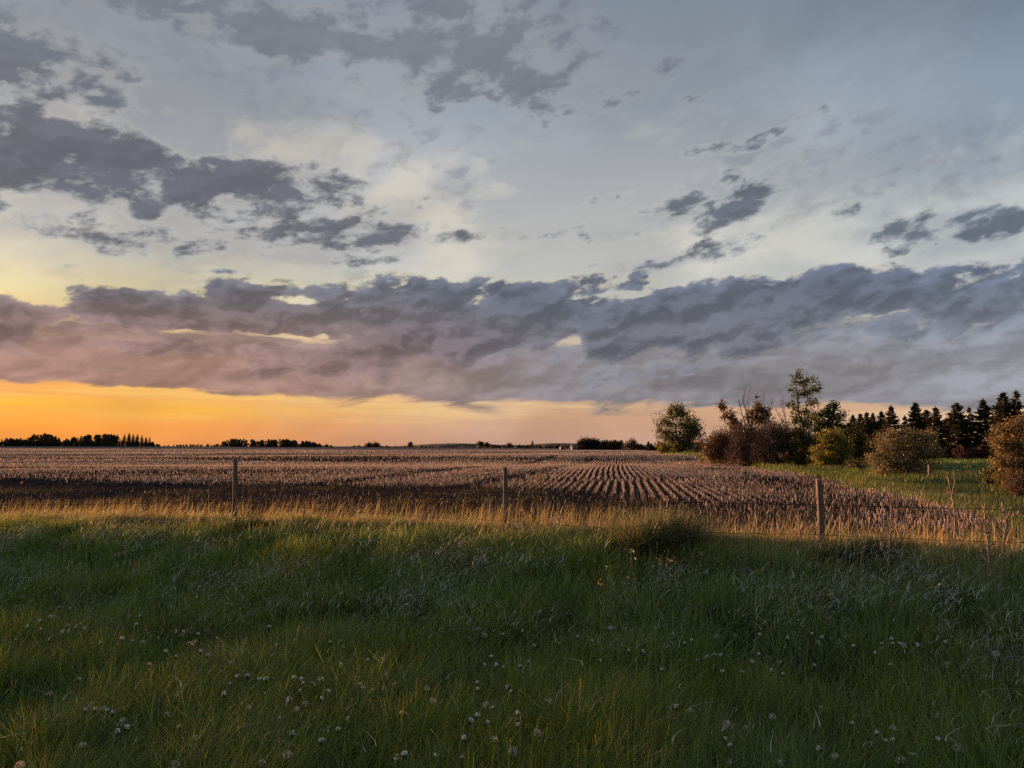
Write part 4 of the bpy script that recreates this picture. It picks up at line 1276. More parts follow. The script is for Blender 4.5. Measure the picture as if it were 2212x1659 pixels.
    for i, (px, top) in enumerate(((1401, 953), (1407, 957), (1415, 955), (1424, 952), (1430, 953), (1436, 956))):
        spruce((0, 2, 1)[i % 3], px, top, 974, 350, ORD[i] + ' of the small far spruces left of the lone poplar', g, 1.2, i * 1.1)
    clump_mass('undergrowth', 'dark undergrowth beneath the small far spruces', 1388, 1440, 345, [(1388, 966), (1440, 962)], 974, 0.7, DK, 48, 1.0, depth=10)

    # two galvanised grain bins
    steel, g_ = new_mat('galvanised steel')
    co = g_.node('ShaderNodeTexCoord').outputs['Object']
    n = g_.noise(co, 1.5, 4, 0.6)
    p = g_.node('ShaderNodeBsdfPrincipled')
    g_.link(g_.colramp(n, [(0.3, (0.09, 0.10, 0.11, 1)), (0.7, (0.14, 0.15, 0.16, 1))]), p.inputs['Base Color'])
    p.inputs['Metallic'].default_value = 0.0
    p.inputs['Roughness'].default_value = 0.6
    surface(g_, p.outputs[0])
    dark = rough_mat('dark metal', [(0.4, (0.03, 0.03, 0.03, 1)), (0.7, (0.06, 0.055, 0.05, 1))], 3.0, 0.1)
    def lathe(profile, sides=28):
        a = np.linspace(0, 2 * math.pi, sides, endpoint=False)
        V = np.array([(r * math.cos(t), r * math.sin(t), z) for (r, z) in profile for t in a])
        i = np.arange(sides)
        F = np.concatenate([np.stack([k * sides + i, k * sides + (i + 1) % sides, (k + 1) * sides + (i + 1) % sides, (k + 1) * sides + i], -1) for k in range(len(profile) - 1)])
        return V, F
    for px, lab in ((1215, 'left round steel grain bin with a pale conical roof'), (1240, 'right round steel grain bin with a pale conical roof')):
        b = at(px, 972.5, 420)
        gz = hz1(b.x, 420)
        rt = empty('grain_bin', (b.x, 420, gz))
        tag(rt, lab + ', far across the stubble', 'grain bin', 'grain bins beyond the stubble')
        prof = []
        z = -0.1
        R0 = 1.5
        while z < 1.55:
            prof += [(R0, z), (R0 + 0.025, z + 0.06), (R0, z + 0.12)]
            z += 0.125
        V, F = lathe(prof)
        link('wall', mesh_np('wall', V, F, steel, smooth=False), rt)
        V, F = lathe([(R0 + 0.10, 1.50), (R0 + 0.11, 1.56), (0.9, 1.98), (0.28, 2.36), (0.26, 2.44), (0.02, 2.50)])
        rf = link('roof', mesh_np('roof', V, F, steel), rt)
        V, F = lathe([(0.28, 2.42), (0.30, 2.56), (0.02, 2.66)])
        link('cap', mesh_np('cap', V, F, steel), rf)
        bm = bmesh.new()
        bmesh.ops.create_cube(bm, size=1, matrix=Matrix.Translation((0, -R0 - 0.02, 0.62)) @ Matrix.Diagonal((0.6, 0.12, 1.15, 1)))
        bmesh.ops.bevel(bm, geom=bm.edges[:], offset=0.02, segments=1, affect='EDGES')
        me = bpy.data.meshes.new('door')
        bm.to_mesh(me)
        me.materials.append(dark)
        link('door', me, rt)

    # plant tower, mast and the lit shed on the horizon
    conc = rough_mat('weathered concrete', [(0.3, (0.20, 0.18, 0.16, 1)), (0.7, (0.32, 0.29, 0.26, 1))], 0.4, 0.2)
    def box(bm, c, s):
        bmesh.ops.create_cube(bm, size=1, matrix=Matrix.Translation(c) @ Matrix.Diagonal((*s, 1)))
    def bm_part(name, boxes, mat, parent):
        bm = bmesh.new()
        for c, s in boxes:
            box(bm, c, s)
        me = bpy.data.meshes.new(name)
        bm.to_mesh(me)
        bm.free()
        me.materials.append(mat)
        return link(name, me, parent)
    Yt = 1900.0
    b = at(1150, 968, Yt)
    k = Yt * (1024 / 2212) / LENS_PX
    gz = hz1(b.x, Yt)
    rt = empty('grain_elevator', (b.x, Yt, gz))
    tag(rt, 'slim grain elevator with stepped shoulders, tiny on the horizon', 'grain elevator')
    z0 = 0.0
    top = at(1150, 952, Yt).z - gz
    bm_part('silo_block', [((0, 0, top * 0.28), (8.5, 7, top * 0.56))], conc, rt)
    bm_part('shoulder', [((0.4, 0, top * 0.66), (5.0, 5, top * 0.20))], conc, rt)
    bm_part('headhouse', [((0.6, 0, top * 0.87), (2.8, 3.2, top * 0.22)), ((1.3, 0, top * 0.995), (3.4, 3.6, 1.1))], conc, rt)
    bm_part('leg_spout', [((-2.2, 0, top * 0.72), (0.5, 0.5, top * 0.4))], dark, rt)
    Ym = 1500.0
    b = at(1217, 968, Ym)
    gz = hz1(b.x, Ym)
    hm = at(1217, 953, Ym).z - gz
    rt = empty('radio_mast', (b.x, Ym, gz))
    tag(rt, 'thin radio mast on the horizon above the left grain bin', 'mast')
    V, F = tubes([((0, 0, -1), (0, 0, hm * 0.6), 0.42, 0.36), ((0, 0, hm * 0.6), (0, 0, hm), 0.36, 0.2)], 6)
    link('pole', mesh_np('pole', V, F, dark), rt)
    V, F = tubes([((0, 0, hm * z), (sx, sy, -1), 0.05, 0.05) for z in (0.5, 0.9) for sx, sy in ((14, 8), (-14, 8), (0, -16))], 3)
    tag(link('guy_wires', mesh_np('guy_wires', V, F, dark), rt), kind='stuff')
    shed_m = rough_mat('painted sheet siding', [(0.3, (0.26, 0.22, 0.18, 1)), (0.7, (0.32, 0.28, 0.24, 1))], 0.6, 0.1)
    roof_m = rough_mat('shed roof', [(0.3, (0.30, 0.27, 0.25, 1)), (0.7, (0.40, 0.36, 0.33, 1))], 0.6, 0.1)
    Ys = 640.0
    b = at(1235.5, 968, Ys)
    gz = hz1(b.x, Ys)
    ht = at(1235, 959, Ys).z - gz
    rt = empty('farm_shed', (b.x, Ys, gz))
    tag(rt, 'small pale farm shed catching the sun left of the bin grove', 'shed')
    bm_part('wall', [((0, 0, ht * 0.36), (2.6, 4.0, ht * 0.72))], shed_m, rt)
    bm_part('door', [((-0.4, -2.02, ht * 0.26), (0.9, 0.06, ht * 0.5))], dark, rt)
    e = ht * 0.72
    Vr = np.array([(-1.5, -2.2, e), (1.5, -2.2, e), (0, -2.2, ht), (-1.5, 2.2, e), (1.5, 2.2, e), (0, 2.2, ht)])
    link('roof', mesh_np('roof', Vr, [np.array([(0, 2, 5, 3), (1, 4, 5, 2), (0, 3, 4, 1)]), np.array([(0, 1, 2), (3, 5, 4)])], roof_m), rt)

    # dead snags sticking out of the far brush
    for k, (px, top, y, lab) in enumerate(((357, 957, 700, 'thin dead snag leftmost over the far brush'), (376, 954, 700, 'tallest thin dead snag over the far brush'), (386, 956, 700, 'thin dead snag right of the tallest one over the far brush'), (427, 955, 700, 'bushy topped dead snag rightmost over the far brush'))):
        bare_tree('dead_snag', lab, [[(px, 966), (px + 0.6, (966 + top) / 2), (px, top)]], y, 200 + k, 0.14, 'dead tree', 'dead snags over the far brush', M_BARK, twig=0.3)

build_far()

# ---------------------------------------------------------------- fence
def wood_mat(name, tones, seed):
    m, g = new_mat(name)
    co = g.node('ShaderNodeTexCoord').outputs['Object']
    grain = g.noise(g.v('MULTIPLY', co, (30.0, 30.0, 1.6)), 1.0, 8, 0.65, 0.8)
    patch = g.noise(g.v('ADD', co, (seed, 0, 0)), 3.5, 4, 0.6)
    c = g.colramp(g.m('ADD', g.m('MULTIPLY', grain, 0.7), g.m('MULTIPLY', patch, 0.3)), [(0.32, tones[0]), (0.5, tones[1]), (0.68, tones[2])])
    crack = g.ramp01(g.noise(g.v('MULTIPLY', co, (45.0, 45.0, 2.2)), 1.0, 3, 0.5), 0.30, 0.38)
    c = g.mix(crack, (0.012, 0.010, 0.009, 1), c)
    p = g.node('ShaderNodeBsdfPrincipled')
    g.link(c, p.inputs['Base Color'])
    p.inputs['Roughness'].default_value = 0.9
    p.inputs['Specular IOR Level'].default_value = 0.15
    b = g.node('ShaderNodeBump')
    b.inputs['Strength'].default_value = 0.7
    b.inputs['Distance'].default_value = 0.006
    g.link(g.m('ADD', grain, g.m('MULTIPLY', crack, 0.8)), b.inputs['Height'])
    g.link(b.outputs[0], p.inputs['Normal'])
    surface(g, p.outputs[0])
    return m
M_POST = wood_mat('weathered post', [(0.05, 0.042, 0.038, 1), (0.13, 0.108, 0.094, 1), (0.26, 0.215, 0.18, 1)], 0.0)
M_STICK = wood_mat('grey dead wood', [(0.10, 0.085, 0.07, 1), (0.20, 0.17, 0.145, 1), (0.30, 0.26, 0.22, 1)], 4.0)
def wire_mat():
    m, g = new_mat('rusty wire')
    co = g.node('ShaderNodeTexCoord').outputs['Object']
    p = g.node('ShaderNodeBsdfPrincipled')
    g.link(g.colramp(g.noise(co, 6.0, 4, 0.6), [(0.35, (0.020, 0.014, 0.011, 1)), (0.7, (0.055, 0.034, 0.024, 1))]), p.inputs['Base Color'])
    p.inputs['Metallic'].default_value = 0.4
    p.inputs['Roughness'].default_value = 0.75
    surface(g, p.outputs[0])
    return m
M_WIRE = wire_mat()

def post_mesh(h, r, seed, slant=0.012, sides=14, bow=0.012, lean=(0, 0)):
    rng = np.random.default_rng(seed)
    zs = np.concatenate([[-0.5], np.linspace(0, h - 0.01, 9), [h]])
    prof = 1 + rng.normal(0, 0.035, sides)
    V = []
    for k, z in enumerate(zs):
        t = max(z, 0) / h
        rr = r * (1.04 - 0.09 * t) * (0.93 if k == len(zs) - 1 else 1)
        for j in range(sides):
            a = 2 * math.pi * j / sides
            q = rr * prof[j] * (1 + rng.normal(0, 0.012))
            zz = z + (slant * math.cos(a + seed) if k >= len(zs) - 2 else 0)
            V.append((q * math.cos(a) + bow * math.sin(math.pi * t) + lean[0] * t, q * math.sin(a) + lean[1] * t, zz))
    i = np.arange(sides)
    F = np.concatenate([np.stack([k * sides + i, k * sides + (i + 1) % sides, (k + 1) * sides + (i + 1) % sides, (k + 1) * sides + i], -1) for k in range(len(zs) - 1)])
    V.append((lean[0], lean[1], h - 0.004))
    c = len(V) - 1
    top = (len(zs) - 1) * sides
    T = np.stack([top + i, top + (i + 1) % sides, np.full(sides, c)], -1)
    return np.array(V), [F, T]

def build_fence():
    root = empty('wire_fence', (at(1091, 1160, 13.2).x, 13.2, 0))
    tag(root, 'old wire fence of round wooden posts crossing the verge before the stubble', 'fence')
    o = np.array(root.location)
    # (photo x at top, photo y of top, depth, radius, lean)
    spec = [(None, -15.4, 19.9, 1.25, 0.048, (0.0, 0.0)), (508, 991, 15.5, None, 0.049, (-0.015, 0.0)), (1091, 1010.5, 13.2, None, 0.0415, (0.01, 0.0)), (1769, 1036, 10.9, None, 0.048, (0.0, 0.0)), (None, 9.6, 8.9, 1.2, 0.045, (0.0, 0.0))]
    wires = []
    tops = []
    for k, (a, b, y, h, r, lean) in enumerate(spec):
        if a is None:
            x = b
            z = hz1(x, y)
            H = h
        else:
            w = at(a, b, y)
            x = w.x - lean[0]
            z = hz1(x, y)
            H = w.z - z
        V, F = post_mesh(H, r, 40 + k, lean=lean)
        link('post', mesh_np('post', V, F, M_POST, smooth=True), root, Vector((x, y, z)) - Vector(o))
        tops.append((x, y, z, H, r))
    # heights of the strands at each post, read off the photograph
    hi = [None, None, (1091, 1064), (1769, 1090), None]
    lo = [None, None, (1091, 1125), (1769, 1155), None]
    for nm, marks, dflt in (('upper', hi, -0.42), ('lower', lo, -0.86)):
        pts = []
        for (x, y, z, H, r), mk in zip(tops, marks):
            zz = at(mk[0], mk[1], y - r).z if mk else z + H + dflt
            n = np.array([0.40, 0.915]) * -(r + 0.005)
            pts.append(np.array([x + n[0] * 0.9, y + n[1], zz]))
        segs = []
        barbs = []
        rng = np.random.default_rng(77)
        for a, b in zip(pts[:-1], pts[1:]):
            m = 22
            L = np.linalg.norm(b - a)
            q = []
            for i in range(m + 1):
                t = i / m
                p = a + (b - a) * t
                p[2] -= 0.045 * 4 * t * (1 - t) + rng.normal(0, 0.002)
                q.append(p)
            for i in range(m):
                segs.append((q[i] - o, q[i + 1] - o, 0.0042, 0.0042))
            for i in range(int(L / 0.125)):
                t = (i + 0.5) / int(L / 0.125)
                p = a + (b - a) * t
                p[2] -= 0.045 * 4 * t * (1 - t)
                d = rng.normal(0, 1, 3)
                d = d / np.linalg.norm(d) * 0.015
                barbs.append((p - o - d, p - o + d, 0.0016, 0.0008))
        V, F = tubes(segs, 5)
        wr = link('wire', mesh_np('wire', V, F, M_WIRE), root)
        V, F = tubes(barbs, 3)
        tag(link('barbs', mesh_np('barbs', V, F, M_WIRE), wr), kind='stuff')
    staples = []
    # old posts of the side fence by the round willow
    for px, top, base, y, r, lean, lab in ((2007, 1004, 1046, 33, 0.055, (0.10, 0), 'leaning grey fence post right of the round willow'), (1951, 1028, 1046, 34, 0.05, (0.02, 0), 'short dark fence post under the round willow branches')):
        w = at(px, top, y)
        x = w.x - lean[0] if False else at(px, base, y).x
        z = hz1(x, y)
        V, F = post_mesh(w.z - z, r, int(px), sides=9, lean=(w.x - x, 0))
        o2 = link('fence_post', mesh_np('fence_post', V, F, M_STICK, smooth=True), None, (x, y, z))
        tag(o2, lab, 'fence post', 'old posts of the side fence')

build_fence()

# ---------------------------------------------------------------- single plants on the verge
def ground_hit(px, py, lift=0.0):
    """where the line of sight through a photograph point meets the ground (or a height above it)"""
    d = ray(px, py)
    y = (EYE - lift) / -d.z * d.y
    for _ in range(12):
        x = d.x / d.y * y
        z = hz1(x, y) + lift
        y = (EYE - z) / -d.z * d.y
    return Vector((d.x / d.y * y, y, hz1(d.x / d.y * y, y)))

def tussock(label, px, base_py, w_px, h_px, n, seed, palette, weights, lean=0.6, name='grass_tussock'):
    rng = np.random.default_rng(seed)
    p = ground_hit(px, base_py)
    k = p.y * (1024 / 2212) / LENS_PX
    R0, H = w_px * k * 0.5, h_px * k
    a = rng.uniform(0, 6.28, n)
    r = R0 * 0.62 * np.sqrt(rng.uniform(0, 1, n))
    x, y = np.cos(a) * r * (1 + 0.35 * np.sin(a * 3 + seed)) + R0 * 0.18 * rng.normal(0, 1, n), np.sin(a) * r * 0.8
    Z = hz(p.x + x, p.y + y) - p.z
    P = np.stack([x, y, Z], -1)
    h = H * rng.uniform(0.40, 1.30, n) * (1.05 - 0.35 * (r / R0))
    out = np.arctan2(x, y)
    laz = np.where(rng.random(n) < 0.75, R(80) + rng.normal(0, 0.6, n), out + rng.normal(0, 0.5, n))
    V, F = blades(P, h, rng.uniform(0.006, 0.012, n), laz, np.abs(rng.normal(lean, 0.35, n)), rng.uniform(0, 6.28, n), 4, curl=0.85)
    pile = Pile()
    pile.add(V, F, pick(rng, n, palette, weights))
    o = link(name, pile.mesh(name, M_GRASS), None, p)
    tag(o, label, 'grass tussock')

def leafy_stem(label, px, top_py, base_py, seed, leaves=34, size=0.055, stems=2, colours=((0.24, 0.27, 0.22), (0.19, 0.22, 0.17), (0.30, 0.32, 0.27)), cat='plant', name='silver_plant'):
    """silvery young willow-like plant: upright stems with narrow pale leaves"""
    rng = np.random.default_rng(seed)
    p = ground_hit(px, base_py)
    k = p.y * (1024 / 2212) / LENS_PX
    H = at(px, top_py, p.y).z - p.z
    segs, Q = [], []
    for s_ in range(stems):
        b = np.array([rng.normal(0, 0.02), rng.normal(0, 0.02), -0.03])
        t = np.array([rng.normal(0, 0.06) + 0.05 * s_, rng.normal(0, 0.06), H * (1 if s_ == 0 else rng.uniform(0.6, 0.9))])
        segs += limb(rng, b, t, 0.005, 0.002, 5, 0.03)
        u = rng.uniform(0.35, 1.0, leaves)[:, None]
        Q.append(b + (t - b) * u + rng.normal(0, 0.035, (leaves, 3)) * np.array([1, 1, 0.4]))
    root = empty(name, p)
    tag(root, label, cat, 'silvery leaved plants on the verge')
    V, F = tubes(segs, 4)
    link('stem', mesh_np('stem', V, F, M_PALEBARK), root)
    pile = Pile()
    pile.add(*leaf_quads(rng, np.concatenate(Q), size * 0.72, list(colours), np.ones(len(colours)), aspect=0.36, droop=-0.45))
    tag(link('leaves', pile.mesh('leaves', M_DRYG), root), kind='stuff')

def seed_stalks(label, items, group):
    """tall dry grass stems with a feathery head"""
    for k, (fx, fy, tx, ty) in enumerate(items):
        rng = np.random.default_rng(900 + int(fx))
        p = ground_hit(fx, fy)
        t = at(tx, ty, p.y) - p
        root = empty('dry_stalk', p)
        tag(root, label[k] if isinstance(label, list) else label, 'dry stalk', group)
        t = np.array(t)
        bend = np.array([0.04, 0, 0.0])
        mid = t * 0.55 + bend * -0.5
        segs = [(np.zeros(3) - [0, 0, 0.03], mid, 0.004, 0.003), (mid, t, 0.003, 0.0018)]
        V, F = tubes(segs, 4)
        link('stem', mesh_np('stem', V, F, M_STRAWWOOD), root)
        m = 40
        u = rng.uniform(0.80, 1.0, m)[:, None]
        Q = mid + (t - mid) * u + rng.normal(0, 0.010, (m, 3))
        pile = Pile()
        pile.add(*leaf_quads(rng, Q, 0.030, [(0.34, 0.26, 0.18), (0.42, 0.34, 0.25)], [1, 1], aspect=0.3, droop=-0.5))
        link('seed_head', pile.mesh('seed_head', M_DRYG), root)

M_STRAWWOOD = rough_mat('dry stem', [(0.35, (0.20, 0.15, 0.10, 1)), (0.7, (0.34, 0.27, 0.19, 1))], 6.0, 0.3)

# ---- dandelions gone to seed
M_FLUFF = blade_mat('seed fluff', 0.45, 0.0, tcol=1.0)
M_BUD = blade_mat('spent bud', 0.1, 0.03)
def dandelion_forms():
    """head meshes at real size, centred on the top of the stem"""
    forms = {}
    def shell(rng, n, r, cover, squash=1.0, col=((0.82, 0.82, 0.80), (0.70, 0.70, 0.69))):
        d = rng.normal(0, 1, (n, 3))
        d /= np.linalg.norm(d, axis=1, keepdims=True)
        d = d[d[:, 2] > cover]
        P = d * r * np.array([1, 1, squash])
        pile = Pile()
        # each seed: a thin stalk and a small tilted star of two crossed slips
        V, F = twig_ribbons(rng, d * r * 0.2, P, 0.0012)
        pile.add(V, F, np.tile(np.array([[0.40, 0.38, 0.35]]), (len(d), 1)))
        for q in range(2):
            t = np.cross(d, rng.normal(0, 1, d.shape))
            t /= np.linalg.norm(t, axis=1, keepdims=True)
            b = np.cross(d, t)
            s = r * 0.34
            V = np.stack([P - t * s + d * s * 0.3, P - b * s * 0.35, P + t * s + d * s * 0.3, P + b * s * 0.35], 1)
            F = (np.arange(len(d)) * 4)[:, None] + np.arange(4)[None]
            pile.add(V, F, pick(rng, len(d), list(col), [1, 1]))
        return pile
    rng = np.random.default_rng(50)
    forms['puff'] = [shell(rng, 70, 0.0165, -0.85), shell(rng, 56, 0.016, -0.5), shell(rng, 44, 0.0155, -0.2, 0.9)]
    forms['ragged'] = [shell(rng, 30, 0.014, -0.1), shell(rng, 22, 0.013, 0.1), shell(rng, 20, 0.014, -0.5)]
    forms['rosy'] = [shell(rng, 60, 0.018, -0.3, col=((0.52, 0.40, 0.34), (0.40, 0.30, 0.26)))]
    out = {}
    for k, v in forms.items():
        out[k] = [p.mesh('seed_head', M_FLUFF) for p in v]
    # closed bud: green bracts with a pale tuft
    buds = []
    for q in range(3):
        pile = Pile()
        n = 12
        a = np.linspace(0, 6.28, n, endpoint=False) + rng.normal(0, 0.1, n)
        base = np.stack([0.003 * np.cos(a), 0.003 * np.sin(a), np.full(n, -0.010)], -1)
        tip = np.stack([0.006 * np.cos(a), 0.006 * np.sin(a), np.full(n, 0.004)], -1)
        V, F = twig_ribbons(rng, base, tip, 0.006)
        pile.add(V, F, pick(rng, n, [(0.07, 0.085, 0.035), (0.09, 0.085, 0.045)], [1, 1]))
        n = 16
        a = rng.uniform(0, 6.28, n)
        tip = np.stack([0.009 * np.cos(a), 0.009 * np.sin(a), rng.uniform(0.010, 0.020, n)], -1)
        V, F = twig_ribbons(rng, np.zeros((n, 3)) + [0, 0, 0.005], tip, 0.010)
        V[:, 2:] += (V[:, [1, 0]] - V[:, :2].mean(1, keepdims=True)) * 0.8
        pile.add(V, F, pick(rng, n, [(0.82, 0.82, 0.78), (0.70, 0.70, 0.66)], [1, 1]))
        buds.append(pile.mesh('seed_head', M_BUD))
    out['bud'] = buds
    return out

STEM_CACHE = {}
def dandelion(px, py, kind, lift, label, group, scale=1.0, dark=False):
    i = len(STEM_CACHE)
    STEM_CACHE[i] = 1
    rng = np.random.default_rng(3000 + i)
    # height of head over ground is chosen, the distance follows from the line of sight
    d = ray(px, py)
    p = ground_hit(px, py, lift)
    root = empty('dandelion', p)
    lx, ly = rng.normal(0, 0.05), rng.normal(0, 0.04)
    root.location = (p.x - lx, p.y - ly, hz1(p.x - lx, p.y - ly))
    top = np.array([lx, ly, p.z + lift - root.location.z])
    V, F = tubes(limb(rng, (0, 0, -0.02), top, 0.0026, 0.0020, 4, 0.04), 4)
    link('stem', mesh_np('stem', V, F, M_DSTEM), root)
    m = DFORMS[kind][i % len(DFORMS[kind])]
    h = link('seed_head', m, root, tuple(top))
    h.rotation_euler = (rng.normal(0, 0.35), rng.normal(0, 0.35), rng.uniform(0, 6.28))
    h.scale = (scale * 1.2,) * 3
    tag(root, label, 'dandelion', group)

M_DSTEM = rough_mat('dandelion stem', [(0.35, (0.085, 0.080, 0.040, 1)), (0.7, (0.15, 0.115, 0.075, 1))], 4.0, 0.1)
DFORMS = dandelion_forms()

def build_dandelions():
    def z5(q): return [(x / 1.58 / 1.8517 + 0, (y / 1.58 + 2300) / 1.8517) for x, y in q]
    def z6(q): return [((x / 1.58 + 1400) / 1.8517, (y / 1.58 + 2300) / 1.8517) for x, y in q]
    def z7(q): return [((x / 1.7068 + 2800) / 1.8517, (y / 1.7068 + 2300) / 1.8517) for x, y in q]
    puff = z5([(1457, 555), (1873, 848), (1657, 1187), (525, 1073), (125, 1205), (325, 262), (531, 335)]) + z6([(852, 380), (1645, 335), (487, 720), (522, 797), (1185, 1000), (1030, 1115), (857, 820), (2040, 160)]) \
        + z7([(1388, 322), (808, 465), (2020, 533), (183, 1020), (920, 1235)])
    ragged = z5([(428, 322), (400, 358), (442, 352), (250, 343), (1103, 355), (1195, 432), (1212, 442), (902, 425), (1005, 400), (943, 570), (312, 752), (1120, 755), (670, 910), (650, 850), (757, 935), (775, 925), (575, 818), (1060, 880), (2150, 570), (2030, 662), (1893, 733), (1932, 820), (1830, 790), (1980, 695), (1785, 1135), (1820, 1142), (2145, 420), (2170, 460), (1237, 1030), (372, 898), (2200, 910), (2065, 980), (1100, 1205), (820, 262)]) \
        + z6([(465, 277), (1380, 213), (1033, 315), (1037, 232), (805, 345), (830, 352), (1735, 350), (1325, 435), (2003, 457), (2088, 548), (2200, 540), (148, 522), (200, 540), (40, 655), (60, 690), (83, 712), (285, 690), (215, 718), (862, 850), (1248, 803), (1270, 810), (700, 1150), (303, 1160), (2017, 840), (2157, 862), (910, 1040)]) \
        + z7([(583, 497), (540, 595), (48, 560), (95, 545), (237, 410), (110, 425), (940, 322), (1518, 255), (1940, 310), (1680, 305), (320, 1050), (825, 912), (1720, 1130), (1460, 1235), (1370, 1265), (1170, 1158), (1607, 950), (557, 1280), (193, 1272)])
    bud = z5([(373, 207), (437, 217), (260, 293), (173, 333), (865, 318), (1157, 362), (770, 410), (843, 420), (1370, 405), (1240, 430), (1112, 522), (1045, 490), (890, 265), (495, 667), (682, 860), (712, 880), (597, 860), (540, 862), (1135, 965), (2085, 430), (1502, 648), (1565, 648), (1640, 662), (1450, 695), (1680, 668), (1855, 662), (1905, 668), (1918, 690), (2063, 738), (2030, 790), (1567, 848), (1415, 762), (1770, 910), (2137, 985), (1845, 1015), (2030, 1060), (793, 975), (745, 1000), (1250, 380), (1265, 490), (1310, 515), (98, 415), (635, 435), (1205, 62), (1165, 155), (1550, 50), (1590, 40), (1265, 80), (1440, 188), (1700, 335), (1755, 450)]) \
        + z6([(70, 93), (357, 193), (380, 125), (1208, 230), (2115, 435), (2165, 420), (115, 545), (895, 523), (847, 570), (925, 578), (970, 585), (1003, 713), (1022, 738), (802, 685), (803, 730), (905, 845), (800, 900), (1063, 887), (1066, 920), (1060, 958), (760, 932), (725, 1043), (867, 940), (350, 1145), (533, 1150), (2060, 845), (1977, 605), (1577, 545), (1095, 358), (968, 380), (1160, 450), (1130, 555), (1075, 585), (1440, 400), (1528, 422), (1760, 485), (1845, 490)]) \
        + z7([(830, 428), (355, 602), (403, 550), (145, 555), (410, 412), (593, 437), (1310, 330), (1305, 372), (1470, 480), (1680, 445), (1195, 542), (1305, 620), (1040, 1022), (1325, 1130), (1210, 1087), (1270, 1140), (823, 1192), (170, 1125), (165, 1070), (210, 1170), (780, 625), (1615, 1127), (1235, 325), (760, 328), (495, 660), (565, 685), (160, 668), (290, 668), (1365, 475), (1050, 490)])
    rng = np.random.default_rng(12)
    L = lambda py: float(np.clip(0.43 - (py - 1240) * 0.00022, 0.28, 0.45)) + rng.normal(0, 0.02)
    gp = 'dandelions gone to seed on the verge'
    # say which one: kind of head, part of the verge, and its turn from the left there
    ranks = ['leftmost', 'second', 'third', 'fourth', 'fifth', 'sixth', 'seventh', 'eighth', 'ninth', 'tenth', 'eleventh', 'twelfth', 'thirteenth', 'fourteenth', 'fifteenth', 'sixteenth', 'seventeenth', 'eighteenth', 'nineteenth', 'twentieth']
    def where(x, y):
        c = 'left' if x < 740 else 'middle' if x < 1480 else 'right'
        r = 0 if y < 1345 else 1 if y < 1430 else 2 if y < 1520 else 3
        return r, c
    texts = {0: 'far up the verge, %s third', 1: 'in the upper %s near grass', 2: 'in the lower %s near grass', 3: 'along the bottom edge, %s third'}
    for pts, kind, what, s0, s1 in ((puff, 'puff', 'full white dandelion clock', 1.0, 1.35), (ragged, 'ragged', 'half blown dandelion head', 1.1, 1.7), (bud, 'bud', 'closed white tipped dandelion', 0.9, 1.45)):
        cells = {}
        for q in sorted(pts):
            cells.setdefault(where(*q), []).append(q)
        for (r, c), qs in cells.items():
            for n, (x, y) in enumerate(qs):
                turn = ranks[min(n, 19)] + (' from left' if n else '')
                dandelion(x, y, kind, L(y), '%s, %s %s' % (what, turn, texts[r] % c), gp, rng.uniform(s0, s1))
    x, y = z7([(1762, 1187)])[0]
    dandelion(x, y, 'puff', 0.22, 'largest fluffy white dandelion clock, low at the lower right', gp, 1.75)
    x, y = z7([(1318, 1050)])[0]
    dandelion(x, y, 'puff', 0.30, 'torn white dandelion clock on a tall stem left above the largest one', gp, 1.35)
    x, y = z7([(495, 968)])[0]
    dandelion(x, y, 'puff', 0.30, 'round white dandelion clock alone in dark grass right of the bottom middle', gp, 1.2)
    x, y = z6([(2027, 900)])[0]
    dandelion(x, y, 'puff', 0.28, 'white dandelion clock directly below a rosy one, bottom middle right', gp, 1.25)
    x, y = z5([(921, 348)])[0]
    dandelion(x, y, 'rosy', 0.33, 'peach coloured dandelion head left of the rosy bunch', gp, 1.1)
    x, y = z5([(1310, 358)])[0]
    dandelion(x, y, 'rosy', 0.36, 'rosy dandelion at the top of the tallest bunch, lower left of centre', gp, 1.35)
    x, y = z5([(1322, 372)])[0]
    dandelion(x, y, 'rosy', 0.33, 'second rosy dandelion just below the top of the same bunch', gp, 1.1)
    x, y = z6([(1605, 475)])[0]
    dandelion(x, y, 'rosy', 0.32, 'dark rosy dandelion standing alone right of centre', gp, 1.1)
    x, y = z7([(470, 567)])[0]
    dandelion(x, y, 'rosy', 0.32, 'small reddish dandelion head on a rusty stem, right of centre', gp, 0.8)
    x, y = (383, 1231)
    dandelion(x, y, 'rosy', 0.34, 'pinkish dandelion farthest up the verge at the left', gp, 1.3)

